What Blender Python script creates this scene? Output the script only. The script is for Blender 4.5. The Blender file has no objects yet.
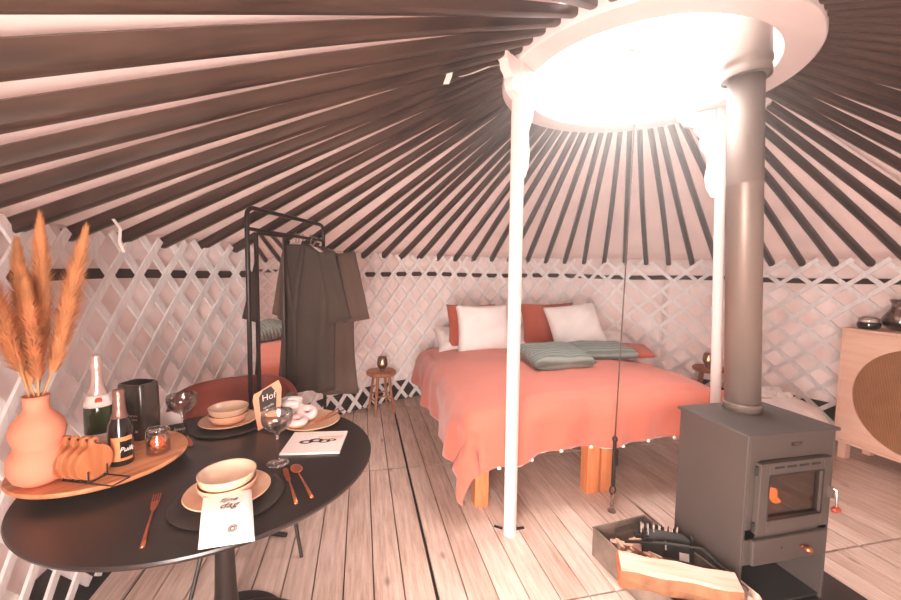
import bpy, bmesh, math, random
from mathutils import Vector, Matrix, noise
random.seed(7)
PI = math.pi
S = bpy.context.scene
C = S.collection
V = Vector

# ------------------------------------------------------------------ materials
def srgb(r, g, b):
    f = lambda c: (c/255/12.92) if c/255 <= .04045 else ((c/255+.055)/1.055)**2.4
    return (f(r), f(g), f(b), 1)

def nodes(name):
    m = bpy.data.materials.new(name); m.use_nodes = True
    nt = m.node_tree; nt.nodes.clear()
    out = nt.nodes.new('ShaderNodeOutputMaterial')
    return m, nt, out

def mat(name, col, rough=.6, metal=0, var=.12, scale=8, bump=.0, bscale=60, sheen=0, stretch=(1, 1, 1), col2=None, coat=0, spec=.5, trans=0):
    m, nt, out = nodes(name)
    N = nt.nodes.new; L = nt.links.new
    p = N('ShaderNodeBsdfPrincipled')
    p.inputs['Roughness'].default_value = rough; p.inputs['Metallic'].default_value = metal
    p.inputs['Specular IOR Level'].default_value = spec
    if sheen: p.inputs['Sheen Weight'].default_value = sheen
    if coat: p.inputs['Coat Weight'].default_value = coat
    tc = N('ShaderNodeTexCoord'); mp = N('ShaderNodeMapping'); mp.inputs['Scale'].default_value = stretch
    L(tc.outputs['Object'], mp.inputs['Vector'])
    nz = N('ShaderNodeTexNoise'); nz.inputs['Scale'].default_value = scale; nz.inputs['Detail'].default_value = 5
    L(mp.outputs[0], nz.inputs['Vector'])
    rp = N('ShaderNodeValToRGB')
    a = [max(0, c*(1-var)) for c in col[:3]]; b = [min(1, c*(1+var)) for c in col[:3]]
    if col2: a, b = col[:3], col2[:3]
    rp.color_ramp.elements[0].position = .32; rp.color_ramp.elements[1].position = .68
    rp.color_ramp.elements[0].color = (*a, 1); rp.color_ramp.elements[1].color = (*b, 1)
    L(nz.outputs['Fac'], rp.inputs[0]); L(rp.outputs[0], p.inputs['Base Color'])
    if bump:
        n2 = N('ShaderNodeTexNoise'); n2.inputs['Scale'].default_value = bscale; L(mp.outputs[0], n2.inputs['Vector'])
        bp = N('ShaderNodeBump'); bp.inputs['Strength'].default_value = bump; bp.inputs['Distance'].default_value = .01
        L(n2.outputs['Fac'], bp.inputs['Height']); L(bp.outputs[0], p.inputs['Normal'])
    if trans:
        t = N('ShaderNodeBsdfTranslucent'); L(rp.outputs[0], t.inputs['Color'])
        mx = N('ShaderNodeMixShader'); mx.inputs[0].default_value = trans
        L(p.outputs[0], mx.inputs[1]); L(t.outputs[0], mx.inputs[2]); L(mx.outputs[0], out.inputs[0])
    else: L(p.outputs[0], out.inputs[0])
    return m

def glass_mat(name, col=(1, 1, 1, 1), thin=True, rough=0.0, refl=.12):
    m, nt, out = nodes(name); N = nt.nodes.new; L = nt.links.new
    if thin:
        t = N('ShaderNodeBsdfTransparent'); t.inputs[0].default_value = col
        g = N('ShaderNodeBsdfGlossy'); g.inputs['Roughness'].default_value = .03
        lw = N('ShaderNodeLayerWeight'); lw.inputs[0].default_value = .35
        mr = N('ShaderNodeMath'); mr.operation = 'MULTIPLY_ADD'; mr.inputs[1].default_value = .62; mr.inputs[2].default_value = refl*.4
        mr.use_clamp = True
        L(lw.outputs['Fresnel'], mr.inputs[0])
        mx = N('ShaderNodeMixShader'); L(mr.outputs[0], mx.inputs[0]); L(t.outputs[0], mx.inputs[1]); L(g.outputs[0], mx.inputs[2])
        L(mx.outputs[0], out.inputs[0])
    else:
        g = N('ShaderNodeBsdfGlass'); g.inputs['Color'].default_value = col; g.inputs['Roughness'].default_value = rough; g.inputs['IOR'].default_value = 1.45
        L(g.outputs[0], out.inputs[0])
    return m

def emit_mat(name, col, strength):
    m, nt, out = nodes(name)
    e = nt.nodes.new('ShaderNodeEmission'); e.inputs[0].default_value = col; e.inputs[1].default_value = strength
    nt.links.new(e.outputs[0], out.inputs[0]); return m

def floor_mat():
    m, nt, out = nodes('weathered_boards'); N = nt.nodes.new; L = nt.links.new
    p = N('ShaderNodeBsdfPrincipled'); p.inputs['Roughness'].default_value = .5; p.inputs['Specular IOR Level'].default_value = .35
    tc = N('ShaderNodeTexCoord'); sp = N('ShaderNodeSeparateXYZ'); L(tc.outputs['Object'], sp.inputs[0])
    def math_(op, a, b=None):
        n = N('ShaderNodeMath'); n.operation = op
        for i, v in enumerate((a, b)):
            if v is None: continue
            if isinstance(v, (int, float)): n.inputs[i].default_value = v
            else: L(v, n.inputs[i])
        return n.outputs[0]
    idx = math_('FLOOR', math_('DIVIDE', math_('SUBTRACT', sp.outputs['X'], .333), .14))
    idy = math_('FLOOR', math_('DIVIDE', math_('SUBTRACT', sp.outputs['Y'], 1.55), 1.37))
    idd = math_('ADD', idx, math_('MULTIPLY', idy, 37.7))
    wn = N('ShaderNodeTexWhiteNoise'); wn.noise_dimensions = '1D'; L(idd, wn.inputs['W'])
    cv = N('ShaderNodeCombineXYZ')
    L(math_('MULTIPLY', sp.outputs['X'], 22), cv.inputs[0]); L(math_('ADD', math_('MULTIPLY', sp.outputs['Y'], 1.6), math_('MULTIPLY', idd, 3.1)), cv.inputs[1])
    nz = N('ShaderNodeTexNoise'); nz.inputs['Scale'].default_value = 2.2; nz.inputs['Detail'].default_value = 7; nz.inputs['Roughness'].default_value = .65
    L(cv.outputs[0], nz.inputs['Vector'])
    blot = N('ShaderNodeTexNoise'); blot.inputs['Scale'].default_value = 3.2; blot.inputs['Detail'].default_value = 6; L(tc.outputs['Object'], blot.inputs['Vector'])
    r1 = N('ShaderNodeValToRGB'); e = r1.color_ramp.elements
    e[0].position = .3; e[0].color = srgb(166, 130, 110); e[1].position = .7; e[1].color = srgb(234, 206, 192)
    L(math_('ADD', math_('MULTIPLY', nz.outputs['Fac'], .72), math_('ADD', math_('MULTIPLY', wn.outputs['Value'], .14), math_('MULTIPLY', blot.outputs['Fac'], .2))), r1.inputs[0])
    # knots and stains
    kn = N('ShaderNodeTexVoronoi'); kn.inputs['Scale'].default_value = 3.2; 
    cv2 = N('ShaderNodeCombineXYZ'); L(math_('MULTIPLY', sp.outputs['X'], 2.0), cv2.inputs[0]); L(sp.outputs['Y'], cv2.inputs[1]); L(cv2.outputs[0], kn.inputs['Vector'])
    kr = N('ShaderNodeValToRGB'); kr.color_ramp.elements[0].position = .03; kr.color_ramp.elements[0].color = (.45, .4, .36, 1)
    kr.color_ramp.elements[1].position = .13; kr.color_ramp.elements[1].color = (1, 1, 1, 1); L(kn.outputs['Distance'], kr.inputs[0])
    mu = N('ShaderNodeMix'); mu.data_type = 'RGBA'; mu.blend_type = 'MULTIPLY'; mu.inputs[0].default_value = .8
    L(r1.outputs[0], mu.inputs[6]); L(kr.outputs[0], mu.inputs[7]); L(mu.outputs[2], p.inputs['Base Color'])
    bp = N('ShaderNodeBump'); bp.inputs['Strength'].default_value = .35; bp.inputs['Distance'].default_value = .004
    L(nz.outputs['Fac'], bp.inputs['Height']); L(bp.outputs[0], p.inputs['Normal'])
    L(p.outputs[0], out.inputs[0]); return m

def wood_mat(name, c1, c2, axis='X', rough=.5, scale=3, k=14):
    m, nt, out = nodes(name); N = nt.nodes.new; L = nt.links.new
    p = N('ShaderNodeBsdfPrincipled'); p.inputs['Roughness'].default_value = rough
    tc = N('ShaderNodeTexCoord'); mp = N('ShaderNodeMapping')
    s = [k, k, k]; s['XYZ'.index(axis)] = 1.2; mp.inputs['Scale'].default_value = s
    L(tc.outputs['Object'], mp.inputs['Vector'])
    nz = N('ShaderNodeTexNoise'); nz.inputs['Scale'].default_value = scale; nz.inputs['Detail'].default_value = 6; nz.inputs['Distortion'].default_value = .6
    L(mp.outputs[0], nz.inputs['Vector'])
    rp = N('ShaderNodeValToRGB'); e = rp.color_ramp.elements; e[0].position = .35; e[0].color = c1; e[1].position = .66; e[1].color = c2
    L(nz.outputs['Fac'], rp.inputs[0]); L(rp.outputs[0], p.inputs['Base Color'])
    L(p.outputs[0], out.inputs[0]); return m

def rattan_mat():
    m, nt, out = nodes('woven_rattan'); N = nt.nodes.new; L = nt.links.new
    p = N('ShaderNodeBsdfPrincipled'); p.inputs['Roughness'].default_value = .6
    tc = N('ShaderNodeTexCoord')
    wy = N('ShaderNodeTexWave'); wy.bands_direction = 'Y'; wy.inputs['Scale'].default_value = 34; wy.inputs['Distortion'].default_value = 1.5
    wz = N('ShaderNodeTexWave'); wz.bands_direction = 'Z'; wz.inputs['Scale'].default_value = 40; wz.inputs['Distortion'].default_value = 1.5
    L(tc.outputs['Object'], wy.inputs[0]); L(tc.outputs['Object'], wz.inputs[0])
    nz = N('ShaderNodeTexNoise'); nz.inputs['Scale'].default_value = 9; nz.inputs['Detail'].default_value = 5; L(tc.outputs['Object'], nz.inputs['Vector'])
    mm = N('ShaderNodeMath'); mm.operation = 'MULTIPLY'; L(wy.outputs['Fac'], mm.inputs[0]); L(wz.outputs['Fac'], mm.inputs[1])
    ma = N('ShaderNodeMath'); ma.operation = 'MULTIPLY'; L(mm.outputs[0], ma.inputs[0]); L(nz.outputs['Fac'], ma.inputs[1])
    rp = N('ShaderNodeValToRGB'); e = rp.color_ramp.elements; e[0].position = 0; e[0].color = srgb(120, 70, 42); e[1].position = .42; e[1].color = srgb(205, 150, 105)
    L(ma.outputs[0], rp.inputs[0]); L(rp.outputs[0], p.inputs['Base Color'])
    bp = N('ShaderNodeBump'); bp.inputs['Strength'].default_value = .5; bp.inputs['Distance'].default_value = .004; L(mm.outputs[0], bp.inputs['Height']); L(bp.outputs[0], p.inputs['Normal'])
    L(p.outputs[0], out.inputs[0]); return m

def rib_mat(name, c1, c2, direction='X', scale=18):
    m, nt, out = nodes(name); N = nt.nodes.new; L = nt.links.new
    p = N('ShaderNodeBsdfPrincipled'); p.inputs['Roughness'].default_value = .8; p.inputs['Sheen Weight'].default_value = .2
    tc = N('ShaderNodeTexCoord'); w = N('ShaderNodeTexWave'); w.bands_direction = direction; w.inputs['Scale'].default_value = scale; w.inputs['Distortion'].default_value = .6
    L(tc.outputs['Object'], w.inputs[0])
    rp = N('ShaderNodeValToRGB'); e = rp.color_ramp.elements; e[0].position = .1; e[0].color = c1; e[1].position = .7; e[1].color = c2
    L(w.outputs['Fac'], rp.inputs[0]); L(rp.outputs[0], p.inputs['Base Color'])
    bp = N('ShaderNodeBump'); bp.inputs['Strength'].default_value = .7; bp.inputs['Distance'].default_value = .01; L(w.outputs['Fac'], bp.inputs['Height']); L(bp.outputs[0], p.inputs['Normal'])
    L(p.outputs[0], out.inputs[0]); return m

M = {}
M['floor'] = floor_mat()
M['gap'] = mat('floor_gap', srgb(45, 32, 27), .9)
M['felt'] = mat('pink_cream_wall_cloth', srgb(226, 205, 199), .9, scale=5, bump=.4, bscale=7, trans=.17, col2=srgb(238, 225, 222))
M['roofcloth'] = mat('pink_cream_roof_cloth', srgb(230, 211, 205), .9, var=.05, scale=4, bump=.3, bscale=6, trans=.20)
M['lath'] = wood_mat('white_painted_lath', srgb(240, 230, 228), srgb(252, 246, 244), 'Z', .45)
M['white'] = mat('white_paint', srgb(226, 206, 200), .4, var=.03)
M['pole'] = wood_mat('dark_brown_pole_wood', srgb(44, 31, 26), srgb(76, 56, 47), 'X', .38, 2, 10)
M['strap'] = mat('dark_brown_webbing', srgb(66, 48, 42), .85)
M['skirt'] = mat('dark_skirting', srgb(62, 46, 40), .8)
M['black'] = mat('black_table_top', srgb(40, 30, 28), .3, var=.2, scale=3)
M['blackmetal'] = mat('black_metal', srgb(52, 42, 39), .4, .4)
M['stove'] = mat('stove_charcoal_enamel', srgb(80, 69, 64), .55, .1, var=.06, scale=5, bump=.12, bscale=300)
M['stovedark'] = mat('stove_inside', srgb(34, 28, 26), .8)
M['pipe'] = mat('flue_grey_brown', srgb(130, 112, 103), .42, .3, var=.04, scale=3)
M['duvet'] = mat('coral_duvet_linen', srgb(200, 104, 84), .85, var=.06, scale=3, bump=.25, bscale=160, sheen=.3)
M['rust'] = mat('rust_pillow_linen', srgb(178, 86, 64), .85, var=.06, bump=.2, bscale=120, sheen=.2)
M['linen'] = mat('white_linen', srgb(238, 226, 220), .85, var=.03, bump=.2, bscale=120)
M['cushion'] = rib_mat('grey_green_ribbed', srgb(92, 98, 92), srgb(134, 138, 130), 'Y', 9)
M['robe_grey'] = mat('dark_grey_robe_cloth', srgb(66, 53, 46), .95, var=.1, bump=.3, bscale=200)
M['robe_brown'] = mat('brown_robe_cloth', srgb(82, 62, 53), .95, var=.1, bump=.3, bscale=200)
M['orangewood'] = wood_mat('orange_leg_wood', srgb(196, 112, 68), srgb(216, 136, 90), 'Z', .5)
M['stool'] = wood_mat('stool_wood', srgb(150, 92, 62), srgb(196, 134, 98), 'Z', .5)
M['stooltop'] = wood_mat('stool_top_wood', srgb(156, 90, 60), srgb(192, 120, 84), 'X', .5)
M['oak'] = wood_mat('pale_oak', srgb(226, 176, 152), srgb(238, 196, 174), 'Y', .5, 2, 8)
M['rattan'] = rattan_mat()
M['velvet'] = mat('rust_brown_velvet', srgb(126, 54, 40), .75, var=.2, scale=5, sheen=.15)
M['terra'] = mat('peach_terracotta', srgb(228, 142, 112), .75, var=.06, scale=3, bump=.1)
M['pampas'] = mat('pampas_plume', srgb(230, 168, 118), .95, var=.2, scale=15, trans=.3)
M['stalk'] = mat('pampas_stalk', srgb(206, 150, 100), .8)
M['boardwood'] = wood_mat('acacia_board', srgb(196, 118, 76), srgb(228, 160, 114), 'X', .45, 2.5, 9)
M['paddle'] = wood_mat('small_board_wood', srgb(176, 96, 58), srgb(206, 130, 86), 'Z', .45, 3, 9)
M['plate'] = mat('beige_stoneware', srgb(214, 172, 140), .35, var=.08, scale=20, coat=.3)
M['peach'] = mat('peach_stoneware', srgb(238, 172, 140), .4, var=.04, coat=.2)
M['bowlin'] = mat('cream_glaze', srgb(226, 190, 164), .25, var=.1, scale=8, coat=.4)
M['charger'] = mat('dark_charger', srgb(48, 40, 36), .45)
M['copper'] = mat('copper_cutlery', srgb(214, 128, 92), .3, .9)
M['paper'] = mat('cream_paper', srgb(238, 222, 214), .8, var=.02)
M['ink'] = mat('dark_ink', srgb(60, 46, 42), .8)
M['kraft'] = mat('peach_card', srgb(226, 156, 122), .7, var=.03)
M['icing'] = mat('pink_icing', srgb(244, 208, 204), .35, var=.06, coat=.3)
M['dough'] = mat('donut_dough', srgb(226, 150, 100), .7)
M['bottle_green'] = mat('green_bottle_glass', srgb(48, 62, 28), .06, 0, var=.2, coat=.6)
M['bottle_dark'] = mat('dark_bottle_glass', srgb(30, 24, 22), .08, coat=.5)
M['foil'] = mat('silver_foil', srgb(224, 196, 186), .3, .6, bump=.3, bscale=60)
M['copperfoil'] = mat('brown_foil', srgb(150, 112, 100), .3, .6, bump=.3, bscale=60)
M['orange'] = mat('orange_label', srgb(214, 130, 82), .6)
M['redseal'] = mat('red_seal', srgb(220, 90, 60), .5)
M['sweets'] = mat('orange_sweets', srgb(236, 110, 50), .4, var=.2, scale=30)
M['coolbag'] = mat('dark_grey_smoked_plastic', srgb(62, 52, 46), .18, var=.15, coat=.5)
M['clear'] = glass_mat('clear_glass')
M['crystal'] = glass_mat('crystal_glass', (1, 1, 1, 1), False)
M['dome'] = glass_mat('dome_glass', (1, 1, 1, 1), True, 0, .05)
M['smoke'] = glass_mat('smoky_glass', (.80, .72, .68, 1), True, 0, .3)
M['ovenglass'] = glass_mat('stove_door_glass', (.62, .5, .42, 1), True, 0, .2)
M['wax'] = mat('candle_wax', srgb(240, 214, 190), .5)
M['flame'] = emit_mat('candle_flame', (1, .55, .2, 1), 14)
M['fire'] = emit_mat('stove_fire', (1, .25, .04, 1), 7)
M['steel'] = mat('steel', srgb(170, 155, 148), .3, .9)
M['rope'] = mat('dark_rope', srgb(92, 74, 66), .8)
M['crate'] = mat('weathered_tin', srgb(136, 118, 106), .55, .3, var=.35, scale=9, bump=.2)
M['bark'] = mat('log_bark', srgb(138, 92, 64), .9, var=.3, scale=14, bump=.6, bscale=40)
M['split'] = wood_mat('split_log_face', srgb(204, 160, 138), srgb(228, 194, 176), 'X', .8, 3, 12)
M['logend'] = mat('log_end', srgb(206, 122, 78), .8, var=.2, scale=20)
M['chips'] = mat('wood_chips', srgb(232, 190, 164), .85, var=.2, scale=12)
M['plasticblack'] = mat('black_plastic', srgb(38, 32, 30), .35)
M['bristle'] = mat('pale_bristles', srgb(206, 182, 166), .8)
M['redwood'] = mat('red_brown_knob', srgb(160, 60, 38), .3, coat=.5)
M['pouf'] = mat('cream_wool', srgb(238, 220, 212), .95, bump=.8, bscale=50)
M['green'] = mat('leaf_green', srgb(96, 104, 74), .7)
M['mirror'] = mat('mirror_silver', srgb(235, 225, 220), .02, 1, var=0)
M['hearth'] = mat('hearth_glass_black', srgb(30, 24, 22), .15)

# ------------------------------------------------------------------ mesh builder
def frame_from(d):
    d = V(d).normalized(); a = V((0, 0, 1)) if abs(d.z) < .9 else V((1, 0, 0))
    x = a.cross(d).normalized(); return x, d.cross(x), d

class MB:
    def __init__(s): s.bm = bmesh.new(); s.mi = 0
    def ring(s, pts): return [s.bm.verts.new(p) for p in pts]
    def face(s, vs):
        try:
            f = s.bm.faces.new(vs); f.material_index = s.mi; return f
        except ValueError: return None
    def bridge(s, a, b):
        n = len(a)
        for i in range(n): s.face((a[i], a[(i+1) % n], b[(i+1) % n], b[i]))
    def box(s, c, d, rz=0, rx=0, ry=0, mt=None):
        R = mt or (Matrix.Rotation(rz, 4, 'Z') @ Matrix.Rotation(ry, 4, 'Y') @ Matrix.Rotation(rx, 4, 'X'))
        v = [s.bm.verts.new(V(c) + (R @ V((x*d[0]/2, y*d[1]/2, z*d[2]/2)))) for x, y, z in
             ((-1,-1,-1),(1,-1,-1),(1,1,-1),(-1,1,-1),(-1,-1,1),(1,-1,1),(1,1,1),(-1,1,1))]
        for q in ((0,3,2,1),(4,5,6,7),(0,1,5,4),(1,2,6,5),(2,3,7,6),(3,0,4,7)): s.face([v[i] for i in q])
        return s
    def cyl(s, p0, p1, r0, r1=None, n=16, cap=True):
        r1 = r0 if r1 is None else r1; x, y, d = frame_from(V(p1)-V(p0))
        a = s.ring([V(p0) + x*math.cos(t)*r0 + y*math.sin(t)*r0 for t in [2*PI*i/n for i in range(n)]])
        b = s.ring([V(p1) + x*math.cos(t)*r1 + y*math.sin(t)*r1 for t in [2*PI*i/n for i in range(n)]])
        s.bridge(a, b)
        if cap: s.face(a[::-1]); s.face(b)
        return s
    def lathe(s, prof, c=(0, 0, 0), n=32, sx=1, sy=1, close=False):
        prev = None; first = None
        for r, z in prof:
            if r < 1e-5:
                cur = [s.bm.verts.new((c[0], c[1], c[2]+z))]
            else: cur = s.ring([(c[0]+r*sx*math.cos(2*PI*i/n), c[1]+r*sy*math.sin(2*PI*i/n), c[2]+z) for i in range(n)])
            if prev is not None:
                if len(prev) == 1 and len(cur) > 1:
                    for i in range(n): s.face((prev[0], cur[(i+1) % n], cur[i]))
                elif len(cur) == 1 and len(prev) > 1:
                    for i in range(n): s.face((prev[i], prev[(i+1) % n], cur[0]))
                elif len(cur) > 1: s.bridge(prev, cur)
            else: first = cur
            prev = cur
        if close: s.bridge(prev, first)
        return s
    def tube(s, path, r, n=10, closed=False, rs=None, flat=1):
        path = [V(p) for p in path]; m = len(path); rings = []; px = None
        for i, p in enumerate(path):
            if closed: d = path[(i+1) % m] - path[i-1]
            else: d = path[min(i+1, m-1)] - path[max(i-1, 0)]
            d.normalize()
            if px is None: x, y, _ = frame_from(d)
            else:
                x = (px - d*px.dot(d)).normalized(); y = d.cross(x)
            px = x; rr = rs[i] if rs else r
            rings.append(s.ring([p + x*math.cos(2*PI*k/n)*rr + y*math.sin(2*PI*k/n)*rr*flat for k in range(n)]))
        for i in range(m-1): s.bridge(rings[i], rings[i+1])
        if closed: s.bridge(rings[-1], rings[0])
        else: s.face(rings[0][::-1]); s.face(rings[-1])
        return s
    def prism(s, poly, z0, z1, c=(0, 0, 0), mt=None):
        R = mt or Matrix()
        a = s.ring([V(c) + (R @ V((x, y, z0))) for x, y in poly]); b = s.ring([V(c) + (R @ V((x, y, z1))) for x, y in poly])
        s.bridge(a, b); s.face(a[::-1]); s.face(b); return s
    def sphere(s, c, r, n=16, m=10, sc=(1, 1, 1)):
        prof = [(math.sin(PI*i/m), -math.cos(PI*i/m)) for i in range(m+1)]
        prev = None
        for rr, z in prof:
            if rr < 1e-5: cur = [s.bm.verts.new((c[0], c[1], c[2]+z*r*sc[2]))]
            else: cur = s.ring([(c[0]+rr*r*sc[0]*math.cos(2*PI*i/n), c[1]+rr*r*sc[1]*math.sin(2*PI*i/n), c[2]+z*r*sc[2]) for i in range(n)])
            if prev is not None:
                if len(prev) == 1:
                    for i in range(n): s.face((prev[0], cur[(i+1) % n], cur[i]))
                elif len(cur) == 1:
                    for i in range(n): s.face((prev[i], prev[(i+1) % n], cur[0]))
                else: s.bridge(prev, cur)
            prev = cur
        return s
    def grid(s, fn, nu, nv):
        vs = [[s.bm.verts.new(fn(i/nu, j/nv)) for j in range(nv+1)] for i in range(nu+1)]
        for i in range(nu):
            for j in range(nv): s.face((vs[i][j], vs[i+1][j], vs[i+1][j+1], vs[i][j+1]))
        return s
    def build(s, name, m, parent=None, smooth=False, bevel=0, sub=0, solid=0, loc=None):
        bmesh.ops.recalc_face_normals(s.bm, faces=s.bm.faces)
        me = bpy.data.meshes.new(name); s.bm.to_mesh(me); s.bm.free()
        for mm in (m if isinstance(m, (list, tuple)) else [m]): me.materials.append(M[mm])
        o = bpy.data.objects.new(name, me); C.objects.link(o)
        if parent: o.parent = parent
        if loc: o.location = loc
        if smooth:
            me.polygons.foreach_set('use_smooth', [True]*len(me.polygons))
            if smooth == 'auto':
                try: me.set_sharp_from_angle(angle=math.radians(40))
                except Exception: pass
        if solid:
            k = o.modifiers.new('solid', 'SOLIDIFY'); k.thickness = solid; k.offset = 0
        if bevel:
            k = o.modifiers.new('bevel', 'BEVEL'); k.width = bevel; k.segments = 2; k.limit_method = 'ANGLE'
        if sub:
            k = o.modifiers.new('sub', 'SUBSURF'); k.levels = sub; k.render_levels = sub
        return o

def thing(name, label, cat, loc=(0, 0, 0), rz=0, group=None):
    o = bpy.data.objects.new(name, None); C.objects.link(o); o.location = loc; o.rotation_euler = (0, 0, rz)
    o.empty_display_size = .1
    o['label'] = label; o['category'] = cat
    if group: o['group'] = group
    return o
def tag(o, label, cat, group=None):
    o['label'] = label; o['category'] = cat
    if group: o['group'] = group
    return o
def struct(o): o['kind'] = 'structure'; return o
def dup(root, loc, rz, label):
    r = root.copy(); C.objects.link(r); r.location = loc; r.rotation_euler = (0, 0, rz); r['label'] = label
    for ch in list(root.children):
        c = ch.copy(); C.objects.link(c); c.parent = r
        for g in ch.children:
            d = g.copy(); C.objects.link(d); d.parent = c
    return r
def text(name, body, size, m, parent, loc, rot, depth=.0006, shear=0, mt=None):
    cu = bpy.data.curves.new(name, 'FONT'); cu.body = body; cu.size = size; cu.extrude = depth; cu.align_x = 'CENTER'; cu.align_y = 'CENTER'; cu.shear = shear
    cu.resolution_u = 3
    t = bpy.data.objects.new(name+'_tmp', cu); C.objects.link(t)
    bpy.context.view_layer.update()
    me = bpy.data.meshes.new_from_object(t.evaluated_get(bpy.context.evaluated_depsgraph_get()))
    bpy.data.objects.remove(t); me.materials.clear(); me.materials.append(M[m]); me.name = name
    o = bpy.data.objects.new(name, me); C.objects.link(o); o.parent = parent
    if mt is not None: o.matrix_local = mt
    else: o.location = loc; o.rotation_euler = rot
    return o

# ------------------------------------------------------------------ setting
YC = V((1.6, 1.9)); YR = 2.92; RC = V((1.56, 2.06))
def ztop(t): return 1.632 + .025*math.cos(t-math.radians(115))
def wallp(t, r, z): return V((YC.x + r*math.cos(t), YC.y + r*math.sin(t), z))
DOOR = math.radians(229.5); DW = math.radians(11.5)

# floor: boards laid in panels, small gaps, on a dark base
b = MB()
bw = .14; gap = .006
seams = [-2.56+1.37*k-.0 for k in range(0, 8)]; seams = [1.55+1.37*k for k in range(-3, 4)]
inside = lambda x, y: (x-YC.x)**2 + (y-YC.y)**2 < (YR+.02)**2
for k in range(-24, 32):
    x0 = .333 + k*bw + gap/2; x1 = x0 + bw - gap
    if k in (0, 10, -10, 17): x0 += .013
    dx = max(abs(x0-YC.x), abs(x1-YC.x))
    if dx >= YR+.02: continue
    h = math.sqrt((YR+.02)**2-dx*dx)
    for s0, s1 in zip(seams[:-1], seams[1:]):
        y0 = max(s0+.006, YC.y-h); y1 = min(s1-.006, YC.y+h)
        if y1-y0 < .03: continue
        b.box(((x0+x1)/2, (y0+y1)/2, -.012), (x1-x0, y1-y0, .024))
struct(b.build('floor', 'floor', bevel=.0015))
b = MB(); b.cyl((YC.x, YC.y, -.06), (YC.x, YC.y, -.02), YR+.1, n=96); struct(b.build('floor_base', 'gap')).name = 'floor'

# canvas wall in three lengths, doorway gap behind the viewer
def wall_piece(name, t0, t1):
    b = MB(); n = max(8, int(abs(t1-t0)*40))
    def fn(u, v):
        t = t0 + (t1-t0)*u; z = -.02 + (ztop(t)+.06)*v
        r = YR + .012*math.sin(t*60)*math.sin(v*PI) + .008*math.sin(t*23+v*9)
        return wallp(t, r, z)
    b.grid(fn, n, 10)
    return struct(b.build(name, 'felt', smooth=True, solid=.012))
d = math.radians
wall_piece('wall_right', d(-70), d(48)); wall_piece('wall_back', d(48), d(128)); wall_piece('wall_left', d(128), DOOR-DW)
wall_piece('wall_front', DOOR+DW, d(290))

# skirting band and belt
def band(name, t0, t1, r, z0, z1, m, th=.008, wav=0):
    b = MB(); n = int(abs(t1-t0)*30)
    b.grid(lambda u, v: wallp(t0+(t1-t0)*u, r, z0(t0+(t1-t0)*u)+(z1-z0(0))*v if callable(z0) else z0+(z1-z0)*v + wav*math.sin((t0+(t1-t0)*u)*11)), n, 1)
    return b.build(name, m, solid=th)
struct(band('baseboard_left', d(128), DOOR-DW, YR-.022, .0, .22, 'skirt'))
struct(band('baseboard_back', d(48), d(128), YR-.022, .0, .22, 'skirt'))
struct(band('baseboard_right', d(-50), d(48), YR-.022, .12, .30, 'skirt'))
tag(band('wall_belt', d(-50), DOOR-DW, YR-.05, 1.435, 1.485, 'strap', .005, .006),
    'long dark brown webbing belt threaded around the wall behind the white lattice', 'belt')

# lattice panels
NL = 88; TL = 1.2
def rod(b, t0, sgn, r, TL=1.2):
    zt = 1.685; n = 9; prev = None
    for i in range(n+1):
        z = .02 + (ztop(t0)+.02-.02)*i/n; t = t0 + sgn*(z)/TL/YR
        c = wallp(t, r, z); e = V((-math.sin(t), math.cos(t), 0)); up = V((0, 0, 1)); R = V((math.cos(t), math.sin(t), 0))
        dd = (e*sgn/TL + up).normalized(); w = R.cross(dd).normalized()*.0195
        ring = b.ring([c-w-R*.006, c+w-R*.006, c+w+R*.006, c-w+R*.006])
        if prev: b.bridge(prev, ring)
        else: b.face(ring)
        prev = ring
    b.face(prev)
panels = [(d(-42), d(12), 'white crossed-lath lattice panel behind the rattan sideboard'),
          (d(12), d(63), 'white crossed-lath lattice panel right of the bed, partly behind the stove pipe'),
          (d(63), d(104), 'white crossed-lath lattice panel on the wall behind the bed pillows'),
          (d(104), d(138), 'white crossed-lath lattice panel behind the left stool and clothes rack'),
          (d(138), d(215), 'white crossed-lath lattice panel behind the dining table and pampas vase')]
for t0, t1, lab in panels:
    b = MB()
    NL, TL = (74, .88) if t1 < d(70) else (90, 1.2)
    for k in range(NL):
        a = 2*PI*k/NL
        for sg, r in ((1, YR-.060), (-1, YR-.074)):
            zmid = .83
            for base in (a, a-2*PI, a+2*PI):
                mid = base + sg*zmid/TL/YR
                if t0 <= mid < t1: rod(b, base, sg, r, TL)
    tag(b.build('lattice_panel', 'lath'), lab, 'lattice', None)

# roof cloth cone
def roofp(t, s, off=0):
    o = wallp(t, YR+.02, ztop(t)+.035+off); i = V((RC.x+.80*math.cos(t), RC.y+.80*math.sin(t), 2.69+off))
    return o.lerp(i, s)
b = MB()
def rfn(u, v):
    t = 2*PI*u; p = roofp(t, v)
    p.z += .012*math.sin(t*48+2)*(1-v)*math.sin(v*PI)
    return p
b.grid(rfn, 192, 12)
struct(b.build('ceiling', 'roofcloth', smooth=True, solid=.01))
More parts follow.
